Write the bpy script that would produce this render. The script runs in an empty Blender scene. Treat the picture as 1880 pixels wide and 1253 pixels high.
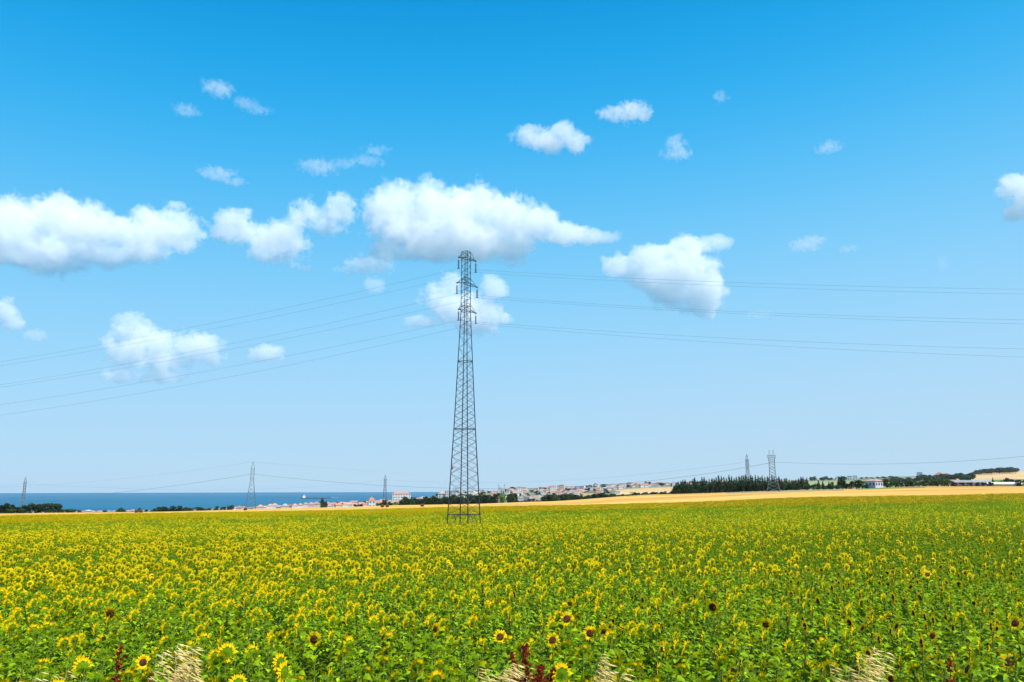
import bpy, math, random, bmesh, time
import numpy as np
from mathutils import Vector, Matrix, Euler, noise
S = bpy.context.scene
COL = S.collection
R = math.radians

# ------------------------------------------------------------------ camera
F = 1462.0                      # focal length in photo pixels (photo 1880 x 1253)
PITCH = math.atan((902.5 - 626.5) / F)
ROLL = R(-0.14)
EYE = 35.0                      # metres above the sea
CAMROT = Euler((math.pi / 2 + PITCH, 0, 0)).to_matrix() @ Matrix.Rotation(ROLL, 3, 'Z')
cd = bpy.data.cameras.new('camera')
cam = bpy.data.objects.new('camera', cd)
COL.objects.link(cam)
cam.matrix_world = Matrix.Translation((0, 0, EYE)) @ CAMROT.to_4x4()
cd.sensor_width = 36.0
cd.lens = 36.0 * F / 1880.0
cd.clip_start = 0.2
cd.clip_end = 120000
S.camera = cam


def ray(px, py):
    """direction of a line of sight, scaled to a horizontal length of 1"""
    d = CAMROT @ Vector(((px - 940) / F, (626.5 - py) / F, -1.0))
    return d / math.hypot(d.x, d.y)


def at(px, py, r):
    """the point at horizontal range r seen in that direction"""
    d = ray(px, py)
    return Vector((d.x * r, d.y * r, EYE + d.z * r))


# ------------------------------------------------------------------ world, sun, exposure
SUN_AZ = R(128)                  # clockwise from the view direction (+Y)
SUN_EL = R(58)
w = bpy.data.worlds.new('World')
S.world = w
w.use_nodes = True
nt = w.node_tree
nt.nodes.clear()
sky = nt.nodes.new('ShaderNodeTexSky')
sky.sky_type = 'NISHITA'
sky.sun_disc = False
sky.sun_elevation = SUN_EL
sky.sun_rotation = SUN_AZ
sky.air_density = 1.0
sky.dust_density = 0.6
sky.ozone_density = 2.0
tc = nt.nodes.new('ShaderNodeTexCoord')
sx = nt.nodes.new('ShaderNodeSeparateXYZ')
nt.links.new(tc.outputs['Generated'], sx.inputs[0])
ramp = nt.nodes.new('ShaderNodeValToRGB')       # deep blue aloft, pale towards the horizon
tilt = nt.nodes.new('ShaderNodeMath')            # the sky is deeper on the side away from the sun
tilt.operation = 'MULTIPLY_ADD'
tilt.inputs[1].default_value = -0.05
nt.links.new(sx.outputs['X'], tilt.inputs[0])
nt.links.new(sx.outputs['Z'], tilt.inputs[2])
nt.links.new(tilt.outputs[0], ramp.inputs[0])
cr = ramp.color_ramp
SKY = [(0.0, (.37, .53, .665)), (0.06, (.355, .54, .70)), (0.17, (.27, .53, .75)), (0.30, (.125, .455, .74)), (0.43, (.018, .345, .70)), (0.56, (.0, .25, .585)), (1.0, (.0, .12, .38))]
cr.interpolation = 'B_SPLINE'
while len(cr.elements) < len(SKY):
    cr.elements.new(0.5)
for e, (p_, c_) in zip(cr.elements, SKY):
    e.position = p_
    e.color = (*c_, 1)
mixc = nt.nodes.new('ShaderNodeMix')
mixc.data_type = 'RGBA'
mixc.inputs[0].default_value = 0.03
scl = nt.nodes.new('ShaderNodeVectorMath')
scl.operation = 'SCALE'
scl.inputs['Scale'].default_value = 8.0
nt.links.new(ramp.outputs[0], scl.inputs[0])
bg = nt.nodes.new('ShaderNodeBackground')
bg.inputs['Strength'].default_value = 0.12
wo = nt.nodes.new('ShaderNodeOutputWorld')
nt.links.new(scl.outputs[0], mixc.inputs['A'])
nt.links.new(sky.outputs[0], mixc.inputs['B'])
nt.links.new(mixc.outputs['Result'], bg.inputs[0])
nt.links.new(bg.outputs[0], wo.inputs['Surface'])
sl = bpy.data.lights.new('sun', 'SUN')
sl.energy = 5.0
sl.angle = R(0.53)
sl.color = (1.0, 0.955, 0.88)
so = bpy.data.objects.new('sun', sl)
COL.objects.link(so)
SUNDIR = Vector((math.sin(SUN_AZ) * math.cos(SUN_EL), math.cos(SUN_AZ) * math.cos(SUN_EL), math.sin(SUN_EL)))
so.rotation_euler = SUNDIR.to_track_quat('Z', 'Y').to_euler()
so.location = (60, 20, 120)
vs = S.view_settings
vs.view_transform = 'Standard'
vs.look = 'None'
vs.exposure = 0.45
vs.gamma = 1.0
S.cycles.volume_bounces = 16
S.cycles.volume_step_rate = 2.6
S.cycles.max_bounces = 18
S.cycles.transparent_max_bounces = 16
S.cycles.use_denoising = True


def tag(o, label=None, cat=None, group=None, kind=None):
    if label: o['label'] = label
    if cat: o['category'] = cat
    if group: o['group'] = group
    if kind: o['kind'] = kind
    return o


class GN:
    """small helper to write geometry node maths"""
    def __init__(self, name):
        self.t = bpy.data.node_groups.new(name, 'GeometryNodeTree')
        self.t.interface.new_socket('Geometry', in_out='INPUT', socket_type='NodeSocketGeometry')
        self.t.interface.new_socket('Geometry', in_out='OUTPUT', socket_type='NodeSocketGeometry')
        self.i = self.t.nodes.new('NodeGroupInput')
        self.o = self.t.nodes.new('NodeGroupOutput')

    def n(self, kind, **kw):
        nd = self.t.nodes.new(kind)
        for k, v in kw.items():
            setattr(nd, k, v)
        return nd

    def put(self, sock, v):
        if hasattr(v, 'is_output'):
            self.t.links.new(v, sock)
        else:
            sock.default_value = v

    def m(self, op, a, b=None, c=None):
        nd = self.n('ShaderNodeMath', operation=op)
        for k, v in enumerate((a, b, c)):
            if v is not None:
                self.put(nd.inputs[k], v)
        return nd.outputs[0]

    def v(self, op, a, b=None, out=0):
        nd = self.n('ShaderNodeVectorMath', operation=op)
        self.put(nd.inputs[0], a)
        if b is not None:
            self.put(nd.inputs[1], b)
        return nd.outputs['Value'] if op in ('LENGTH', 'DISTANCE', 'DOT_PRODUCT') else nd.outputs[0]



# ------------------------------------------------------------------ materials
def mat(name, rough=0.8, spec=0.3):
    m = bpy.data.materials.new(name)
    m.use_nodes = True
    n = m.node_tree.nodes
    b = n['Principled BSDF']
    b.inputs['Roughness'].default_value = rough
    b.inputs['Specular IOR Level'].default_value = spec
    return m, n, m.node_tree.links, b


def noisy(name, c1, c2, scale, rough=0.85, spec=0.2, detail=4.0, lo=0.35, hi=0.65, stretch=None, bump=0.0, space='Object', rand=0.0):
    """two colours mixed by noise; rand adds a per-object brightness spread"""
    m, n, l, b = mat(name, rough, spec)
    tcn = n.new('ShaderNodeTexCoord')
    mp = n.new('ShaderNodeMapping')
    if stretch: mp.inputs['Scale'].default_value = stretch
    tx = n.new('ShaderNodeTexNoise')
    tx.inputs['Scale'].default_value = scale
    tx.inputs['Detail'].default_value = detail
    rp = n.new('ShaderNodeValToRGB')
    rp.color_ramp.elements[0].position = lo
    rp.color_ramp.elements[1].position = hi
    rp.color_ramp.elements[0].color = (*c1, 1)
    rp.color_ramp.elements[1].color = (*c2, 1)
    l.new(tcn.outputs[space], mp.inputs[0]); l.new(mp.outputs[0], tx.inputs['Vector']); l.new(tx.outputs[0], rp.inputs[0])
    out = rp.outputs[0]
    if rand:
        oi = n.new('ShaderNodeObjectInfo')
        mr = n.new('ShaderNodeMapRange')
        mr.inputs[3].default_value = 1 - rand
        mr.inputs[4].default_value = 1 + rand
        sc = n.new('ShaderNodeVectorMath'); sc.operation = 'SCALE'
        l.new(oi.outputs['Random'], mr.inputs[0]); l.new(out, sc.inputs[0]); l.new(mr.outputs[0], sc.inputs['Scale'])
        out = sc.outputs[0]
    l.new(out, b.inputs['Base Color'])
    if bump:
        bp = n.new('ShaderNodeBump'); bp.inputs['Strength'].default_value = bump
        l.new(tx.outputs[0], bp.inputs['Height']); l.new(bp.outputs[0], b.inputs['Normal'])
    return m


def leafy(name, c1, c2, trans, scale=1.0, rough=0.5, tw=0.4, spec=0.4, rand=0.15, island=0.0):
    """leaf surface: lets some light through"""
    m = noisy(name, c1, c2, scale, rough, spec, 2.0, rand=rand)
    n, l = m.node_tree.nodes, m.node_tree.links
    b = n['Principled BSDF']
    if island:                      # every leaf its own green
        ge = n.new('ShaderNodeNewGeometry'); mr2 = n.new('ShaderNodeMapRange')
        mr2.inputs[3].default_value = 1 - island; mr2.inputs[4].default_value = 1 + island
        s2 = n.new('ShaderNodeVectorMath'); s2.operation = 'SCALE'
        src = b.inputs['Base Color'].links[0].from_socket
        l.new(ge.outputs['Random Per Island'], mr2.inputs[0]); l.new(src, s2.inputs[0]); l.new(mr2.outputs[0], s2.inputs['Scale'])
        l.new(s2.outputs[0], b.inputs['Base Color'])
    tr = n.new('ShaderNodeBsdfTranslucent'); tr.inputs[0].default_value = (*trans, 1)
    mx = n.new('ShaderNodeMixShader'); mx.inputs[0].default_value = tw
    l.new(b.outputs[0], mx.inputs[1]); l.new(tr.outputs[0], mx.inputs[2])
    l.new(mx.outputs[0], n['Material Output'].inputs['Surface'])
    return m


M = {}
M['soil'] = noisy('field_soil', (.05, .032, .018), (.11, .07, .04), 3.0, bump=.3)
M['verge'] = noisy('verge_earth', (.10, .08, .045), (.20, .16, .08), 4.0)
M['stubble'] = noisy('stubble', (.46, .22, .03), (.74, .43, .095), .06, stretch=(.13, 1.5, 1), lo=.3, hi=.7, detail=8)
M['stubble_dark'] = noisy('stubble_dark', (.42, .21, .03), (.58, .32, .07), .05, detail=8)
M['scrub'] = noisy('dry_scrub', (.16, .13, .06), (.40, .30, .15), .09, detail=9)
M['green_field'] = noisy('green_field', (.07, .13, .02), (.14, .20, .04), .03, detail=8)
M['pale_green_field'] = noisy('pale_green_field', (.20, .26, .09), (.30, .33, .13), .02, detail=8)
M['countryside'] = noisy('countryside', (.10, .12, .07), (.27, .25, .17), .012, detail=10)
M['hill_gold'] = noisy('hill_gold', (.45, .29, .12), (.62, .43, .20), .012, detail=8)
M['steel'] = noisy('galvanised_steel', (.018, .020, .021), (.055, .058, .052), 1.5, rough=.6, spec=.4)
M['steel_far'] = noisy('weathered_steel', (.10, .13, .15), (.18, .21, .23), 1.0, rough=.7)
M['cable'] = noisy('aluminium_cable', (.14, .20, .25), (.20, .27, .32), 1.0, rough=.6)
M['insulator'] = noisy('brown_porcelain', (.05, .015, .015), (.10, .03, .025), 2.0, rough=.6, spec=.2)
M['rust'] = noisy('rusty_plate', (.16, .07, .03), (.32, .13, .06), 6.0, rough=.8)
M['leaf'] = leafy('sunflower_leaf', (.062, .142, .000), (.240, .350, .002), (.43, .55, .002), 9.0, rough=.5, tw=.24, spec=.12, rand=.15, island=.78)
M['stalk'] = noisy('sunflower_stalk', (.12, .19, .015), (.20, .27, .03), 12.0)
M['petal'] = leafy('sunflower_petal', (.94, .57, .000), (.97, .69, .002), (.95, .60, .0), 14.0, rough=.6, tw=.32, spec=.15, rand=.05)
M['disc'] = noisy('sunflower_disc', (.022, .008, .004), (.12, .035, .008), 40.0, rough=.9)
M['calyx'] = leafy('sunflower_bract', (.10, .20, .003), (.20, .30, .006), (.3, .42, .003), 10.0, rough=.8, tw=.25, spec=.08)
M['straw'] = leafy('dry_grass_straw', (.66, .50, .17), (.86, .72, .33), (.8, .62, .22), 8.0, rough=.7, tw=.3, spec=.2)
M['dock'] = leafy('dock_seed', (.15, .018, .008), (.36, .055, .02), (.4, .05, .02), 9.0, rough=.8, tw=.25, spec=.2)
M['conifer'] = leafy('conifer_needles', (.012, .034, .014), (.050, .082, .028), (.03, .07, .015), .5, rough=.75, tw=.15, spec=.15, rand=.3)
M['broadleaf'] = leafy('broad_leaves', (.030, .060, .014), (.085, .13, .028), (.08, .16, .02), .4, rough=.65, tw=.25, spec=.2, rand=.3)
M['lime'] = leafy('bright_leaves', (.16, .26, .02), (.30, .42, .04), (.3, .45, .03), .4, tw=.3, rand=.05)
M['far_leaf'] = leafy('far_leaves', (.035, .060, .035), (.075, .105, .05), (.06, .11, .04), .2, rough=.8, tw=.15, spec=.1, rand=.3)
M['red_leaf'] = leafy('reddish_leaves', (.12, .05, .03), (.22, .10, .05), (.2, .08, .04), .4, tw=.2, rand=.2)
M['old_straw'] = noisy('weathered_straw', (.05, .03, .015), (.10, .06, .03), 2.0)
M['bark'] = noisy('bark', (.06, .045, .03), (.14, .10, .07), 3.0)
M['roof_red'] = noisy('red_roof_tiles', (.30, .12, .085), (.46, .21, .15), .9, rand=.22)
M['roof_pink'] = noisy('faded_roof_tiles', (.36, .20, .17), (.52, .31, .26), .9, rand=.2)
M['roof_grey'] = noisy('grey_roof', (.22, .22, .23), (.34, .34, .35), .9, rand=.2)
M['glass'] = noisy('dark_window_glass', (.03, .045, .06), (.07, .09, .11), 1.0, rough=.15, spec=.7)
M['hull'] = noisy('dark_ship_hull', (.03, .07, .11), (.06, .10, .14), .1)
M['deck_red'] = noisy('red_deck', (.22, .07, .05), (.30, .11, .08), .1)
M['white'] = noisy('white_paint', (.70, .71, .72), (.82, .82, .82), .5, rough=.6)
M['plastic'] = noisy('greenhouse_plastic', (.62, .58, .52), (.80, .76, .70), .12, rough=.5)
M['lead'] = noisy('lead_dome', (.20, .24, .28), (.30, .34, .38), .5)
for nm_, a_, b_ in (('white', (.52, .50, .48), (.70, .67, .64)), ('cream', (.50, .42, .31), (.62, .53, .41)),
                    ('pink', (.56, .38, .34), (.66, .48, .43)), ('grey', (.38, .40, .42), (.50, .51, .53)), ('yellow', (.62, .50, .24), (.72, .60, .32)),
                    ('lavender', (.50, .44, .56), (.60, .54, .64))):
    M['wall_' + nm_] = noisy(nm_ + '_plaster', a_, b_, .6, rand=.08)

# sea: deep blue, slightly glossy, small waves
m_, n_, l_, b_ = mat('sea_water', .5, .12)
tx_ = n_.new('ShaderNodeTexNoise'); tx_.inputs['Scale'].default_value = .004; tx_.inputs['Detail'].default_value = 8
tcn_ = n_.new('ShaderNodeTexCoord'); mp_ = n_.new('ShaderNodeMapping'); mp_.inputs['Scale'].default_value = (.35, 1.0, 1)
rp_ = n_.new('ShaderNodeValToRGB')
rp_.color_ramp.elements[0].color = (.0, .078, .155, 1); rp_.color_ramp.elements[1].color = (.001, .12, .21, 1)
rp_.color_ramp.elements[0].position = .35; rp_.color_ramp.elements[1].position = .65
l_.new(tcn_.outputs['Object'], mp_.inputs[0]); l_.new(mp_.outputs[0], tx_.inputs['Vector'])
l_.new(tx_.outputs[0], rp_.inputs[0]); l_.new(rp_.outputs[0], b_.inputs['Base Color'])
wn_ = n_.new('ShaderNodeTexNoise'); wn_.inputs['Scale'].default_value = .25; wn_.inputs['Detail'].default_value = 6
bp_ = n_.new('ShaderNodeBump'); bp_.inputs['Strength'].default_value = 1.0; bp_.inputs['Distance'].default_value = 1.5
l_.new(tcn_.outputs['Object'], wn_.inputs['Vector']); l_.new(wn_.outputs[0], bp_.inputs['Height']); l_.new(bp_.outputs[0], b_.inputs['Normal'])
M['sea'] = m_


# ------------------------------------------------------------------ mesh helpers
class MB:
    """collects shapes, then links them as ONE mesh object"""
    def __init__(self):
        self.v, self.f, self.mi = [], [], []

    def add(self, vs_, fs_, mi=0):
        k = len(self.v)
        self.v.extend([tuple(p) for p in vs_])
        self.f.extend([tuple(i + k for i in f) for f in fs_])
        self.mi.extend([mi] * len(fs_))

    def box(self, c, s, rz=0.0, mi=0, taper=1.0):
        cx, cy, cz = c
        ca, sa = math.cos(rz), math.sin(rz)
        vs_ = []
        for z, t in ((-1, 1), (1, taper)):
            for x, y in ((-1, -1), (1, -1), (1, 1), (-1, 1)):
                X, Y = x * s[0] / 2 * t, y * s[1] / 2 * t
                vs_.append((cx + X * ca - Y * sa, cy + X * sa + Y * ca, cz + z * s[2] / 2))
        self.add(vs_, [(0, 3, 2, 1), (4, 5, 6, 7), (0, 1, 5, 4), (1, 2, 6, 5), (2, 3, 7, 6), (3, 0, 4, 7)], mi)

    def tube(self, pts, rad, seg=5, mi=0, caps=True):
        pts = [Vector(p) for p in pts]
        rr = rad if isinstance(rad, (list, tuple)) else [rad] * len(pts)
        vs_, fs_ = [], []
        u = None
        for i, p in enumerate(pts):
            d = (pts[min(i + 1, len(pts) - 1)] - pts[max(i - 1, 0)]).normalized()
            if u is None:
                u = d.cross(Vector((0, 0, 1)) if abs(d.z) < .9 else Vector((1, 0, 0))).normalized()
            u = (u - d * u.dot(d)).normalized()
            w_ = d.cross(u)
            for k in range(seg):
                a = 2 * math.pi * k / seg
                vs_.append(p + (u * math.cos(a) + w_ * math.sin(a)) * rr[i])
            if i:
                for k in range(seg):
                    a, b = (i - 1) * seg + k, (i - 1) * seg + (k + 1) % seg
                    fs_.append((a, b, b + seg, a + seg))
        if caps:
            fs_.append(tuple(range(seg))[::-1])
            fs_.append(tuple(range(len(vs_) - seg, len(vs_))))
        self.add(vs_, fs_, mi)

    def lathe(self, c, prof, seg=10, mi=0):
        """prof: (radius, z) from bottom to top"""
        vs_, fs_ = [], []
        for r, z in prof:
            for k in range(seg):
                a = 2 * math.pi * k / seg
                vs_.append((c[0] + r * math.cos(a), c[1] + r * math.sin(a), c[2] + z))
        for i in range(len(prof) - 1):
            for k in range(seg):
                a, b = i * seg + k, i * seg + (k + 1) % seg
                fs_.append((a, b, b + seg, a + seg))
        fs_.append(tuple(range(seg))[::-1]); fs_.append(tuple(range(len(vs_) - seg, len(vs_))))
        self.add(vs_, fs_, mi)

    def mesh(self, name, mats, smooth=False):
        me = bpy.data.meshes.new(name)
        me.from_pydata(self.v, [], self.f)
        for m in (mats if isinstance(mats, (list, tuple)) else [mats]):
            me.materials.append(m)
        if any(self.mi):
            me.polygons.foreach_set('material_index', self.mi)
        if smooth:
            me.polygons.foreach_set('use_smooth', [True] * len(self.f))
        me.update()
        return me

    def build(self, name, mats, parent=None, smooth=False):
        o = bpy.data.objects.new(name, self.mesh(name, mats, smooth))
        COL.objects.link(o)
        o.parent = parent
        return o


def thing(name, loc, rz=0.0, label=None, cat=None, group=None, sc=1.0):
    o = bpy.data.objects.new(name, None)
    COL.objects.link(o)
    o.empty_display_size = .3
    o.location = loc
    o.rotation_euler = (0, 0, rz)
    o.scale = (sc, sc, sc) if isinstance(sc, (int, float)) else sc
    return tag(o, label, cat, group)


def part(name, me, parent, label=None):
    o = bpy.data.objects.new(name, me)
    COL.objects.link(o)
    o.parent = parent
    if label: o['label'] = label
    return o


# ------------------------------------------------------------------ terrain
def col_of(x, y):
    return 940 + F * (x / max(y, 1e-6)) / math.cos(PITCH) if y > 0 else (9999 if x > 0 else -9999)


TC = [-500, 0, 300, 600, 750, 850, 1000, 1200, 1500, 1700, 1880, 2400]
# photo row at which the ground (below 260 m: the crop's surface) is seen, per range
TT = {
    60:   [994, 993, 990, 986, 984, 983, 981, 977, 972, 968, 965, 960],
    100:  [979, 978, 972, 966, 964, 963, 960, 956, 949, 945, 941, 936],
    170:  [965, 963, 954.5, 947.5, 944, 941.5, 938, 934, 926, 923, 919, 914],
    250:  [951, 949, 944, 939, 935, 932, 929, 924.5, 913, 910.5, 906.5, 902],
    310:  [946.5, 946, 942, 936, 931.5, 929.5, 926, 918, 905.5, 902.5, 900, 898],
    360:  [945, 944.3, 940.7, 933.5, 929.5, 927.5, 923, 911.5, 902.5, 898, 896.5, 895],
    430:  [943.8, 943, 939.7, 932, 927.5, 926, 921, 908, 899.5, 893.5, 893, 892],
    520:  [950, 949, 945, 937, 932, 930, 925, 912, 900, 893, 893, 892],
    700:  [951, 950, 945, 936, 932, 930, 925, 914, 898, 891, 891, 889],
    900:  [948, 946, 942, 935, 931, 929, 923, 912, 895, 889, 888, 886],
    1200: [944, 941, 938, 932, 929, 926, 917, 905.5, 890, 886, 884, 880],
    1450: [940, 940, 936.5, 929.5, 924, 921, 911, 896, 886, 882, 877, 872],
    2000: [960, 960, 960, 926, 915, 909, 900, 890, 883.5, 876, 868.5, 862],
    2600: [960, 960, 960, 945, 920, 904, 896, 888, 881, 874, 866, 860],
    3400: [960, 960, 960, 960, 925, 910, 900, 891, 884, 878, 869, 862],
    6000: [960, 960, 960, 960, 960, 930, 905, 899, 897, 896, 894, 890],
}
TR = sorted(TT)
TH = []
for r_ in TR:
    row = []
    for c_, y_ in zip(TC, TT[r_]):
        h_ = at(c_, y_, r_).z
        if r_ <= 250: h_ -= 1.5
        if r_ >= 2000 and y_ >= 945: h_ = -6.0
        row.append(h_)
    TH.append(row)
TR = [0, 5.2, 7.4, 8, 30] + TR
TH = [[EYE - 1.9] * len(TC)] * 2 + [[EYE - 3.28] * len(TC), [EYE - 3.3] * len(TC), [EYE - 3.3 - v for v in (.75, .72, .66, .6, .58, .56, .53, .5, .42, .36, .32, .25)]] + TH
TH = np.array(TH); TRn = np.array(TR, float); TCn = np.array(TC, float)


def ground(x, y):
    r = np.hypot(x, y)
    c = np.clip(940 + F * (x / np.maximum(y, 1e-3)) / math.cos(PITCH), TCn[0], TCn[-1])
    c = np.where(y <= 0, np.where(x > 0, TCn[-1], TCn[0]), c)
    i = np.clip(np.searchsorted(TRn, r, 'right') - 1, 0, len(TRn) - 2)
    j = np.clip(np.searchsorted(TCn, c, 'right') - 1, 0, len(TCn) - 2)
    u = np.clip((r - TRn[i]) / (TRn[i + 1] - TRn[i]), 0, 1)
    v = (c - TCn[j]) / (TCn[j + 1] - TCn[j])
    v = v * v * (3 - 2 * v) * .5 + v * .5
    return (TH[i, j] * (1 - u) + TH[i + 1, j] * u) * (1 - v) + (TH[i, j + 1] * (1 - u) + TH[i + 1, j + 1] * u) * v


def gz(x, y):
    return float(ground(np.array([x], float), np.array([y], float))[0])


def spot(px, r):
    """the place on the ground at range r under the photo's column px"""
    a = math.atan((px - 940) / F * math.cos(PITCH))
    x, y = math.sin(a) * r, math.cos(a) * r
    return Vector((x, y, gz(x, y)))


def tall(px, ytop, r):
    """height above the ground there of something whose top is seen at row ytop"""
    a = math.atan((px - 940) / F * math.cos(PITCH))
    p = spot(px, r)
    # refine the column for the row
    d = at(px, ytop, r)
    return d.z - p.z


def wide(w, px, r):
    """metres spanned by w photo pixels there"""
    a = math.atan((px - 940) / F)
    return w / F * r * math.cos(a) / math.cos(PITCH)


azs = np.radians(np.concatenate([np.arange(-90, -38, 2.0), np.arange(-38, 38, .25), np.arange(38, 90.1, 2.0)]))
rs = np.concatenate([[0.3, 2, 4], np.arange(5.2, 9, .5), np.geomspace(9, 240, 46), np.arange(246, 520, 6), np.geomspace(525, 6000, 90)])
A_, B_ = np.meshgrid(rs, azs, indexing='ij')
X_ = A_ * np.sin(B_); Y_ = A_ * np.cos(B_)
Z_ = ground(X_, Y_)
Z_ += np.where(A_ > 550, np.sin(X_ / 61.0) * np.cos(Y_ / 83.0) * .6, 0)
nr, na = A_.shape
vv = np.stack([X_, Y_, Z_], -1).reshape(-1, 3)
ff, mi = [], []
order = ['soil', 'verge', 'stubble', 'stubble_dark', 'scrub', 'green_field', 'pale_green_field', 'countryside', 'hill_gold']
for i in range(nr - 1):
    for j in range(na - 1):
        ff.append((i * na + j, i * na + j + 1, (i + 1) * na + j + 1, (i + 1) * na + j))
        r = (rs[i] + rs[i + 1]) / 2; a = (azs[j] + azs[j + 1]) / 2
        c = 940 + F * math.tan(a) / math.cos(PITCH) if abs(a) < 1.4 else (5000 if a > 0 else -5000)
        k = 'countryside'
        if r < 6.5: k = 'verge'
        elif r < 252: k = 'soil'
        elif r < 436:
            k = 'stubble'
            if c > 900 and 322 < r - 6 * math.sin(c / 90) < 340: k = 'stubble_dark'
            if c > 1150 and r > 372 + 5 * math.sin(c / 60): k = 'stubble_dark'
            if 1330 < c < 1545 and r > 362 + (1545 - c) * .06: k = 'scrub'
            if 1575 < c < 1700 and 392 < r < 432 - (c - 1575) * .12: k = 'green_field'
            if c < 70 and r > 400: k = 'green_field'
        elif r < 470 and c > 1560: k = 'stubble_dark' if c > 1700 else 'green_field'
        elif c > 1745 and 1130 < r < 1330: k = 'green_field'
        elif c > 1745 + (r - 1330) * .03 and 1330 <= r < 2700: k = 'hill_gold'
        elif 1128 < c < 1238 and 1200 < r < 1500: k = 'hill_gold'
        elif 1485 < c < 1660 and 1000 < r < 1700: k = 'pale_green_field'
        mi.append(order.index(k))
g_ = MB(); g_.v = vv.tolist(); g_.f = ff; g_.mi = mi
gnd = g_.build('ground', [M[k] for k in order], smooth=True)
tag(gnd, kind='structure')
sb = MB()
sr = 60000
sb.add([(sr * math.sin(R(a)), sr * math.cos(R(a)), 0) for a in range(0, 360, 3)], [tuple(range(120))[::-1]])
sea_o = sb.build('sea', M['sea'])
tag(sea_o, kind='structure')

# ------------------------------------------------------------------ sunflowers
def add_leaf(mb, base, az, L, pitch, droop, lod, rnd, mi=0):
    """heart-shaped leaf, folded along its midrib and drooping at the tip"""
    ca, sa = math.cos(az), math.sin(az)
    roll = rnd.uniform(-.5, .5)
    if lod == 0:
        ts = [0, .12, .38, .68, 1.0]; ws = [.10, .40, .42, .24, .02]
    elif lod == 1:
        ts = [0, .3, .7, 1.0]; ws = [.22, .42, .24, .02]
    else:
        ts = [0, .42, 1.0]; ws = [.12, .44, .03]
    vs_, fs_ = [], []
    x, z, p = 0.0, 0.0, pitch
    pt = 0
    for t, w_ in zip(ts, ws):
        d = (t - pt) * L
        x += d * math.cos(p); z += d * math.sin(p)
        p -= droop * (t - pt)
        pt = t
        hw = w_ * L
        f = .30 * hw
        for s in (-1, 0, 1):
            yy = s * hw * math.cos(roll) ; zz = z + (f if s else 0) + s * hw * math.sin(roll)
            vs_.append((base[0] + x * ca - yy * sa, base[1] + x * sa + yy * ca, base[2] + zz))
    for i in range(len(ts) - 1):
        for k in (0, 1):
            a = i * 3 + k
            fs_.append((a, a + 1, a + 4, a + 3))
    mb.add(vs_, fs_, mi)


def frame(n):
    n = n.normalized()
    u = n.cross(Vector((0, 0, 1))).normalized()
    return n, u, n.cross(u)


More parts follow.
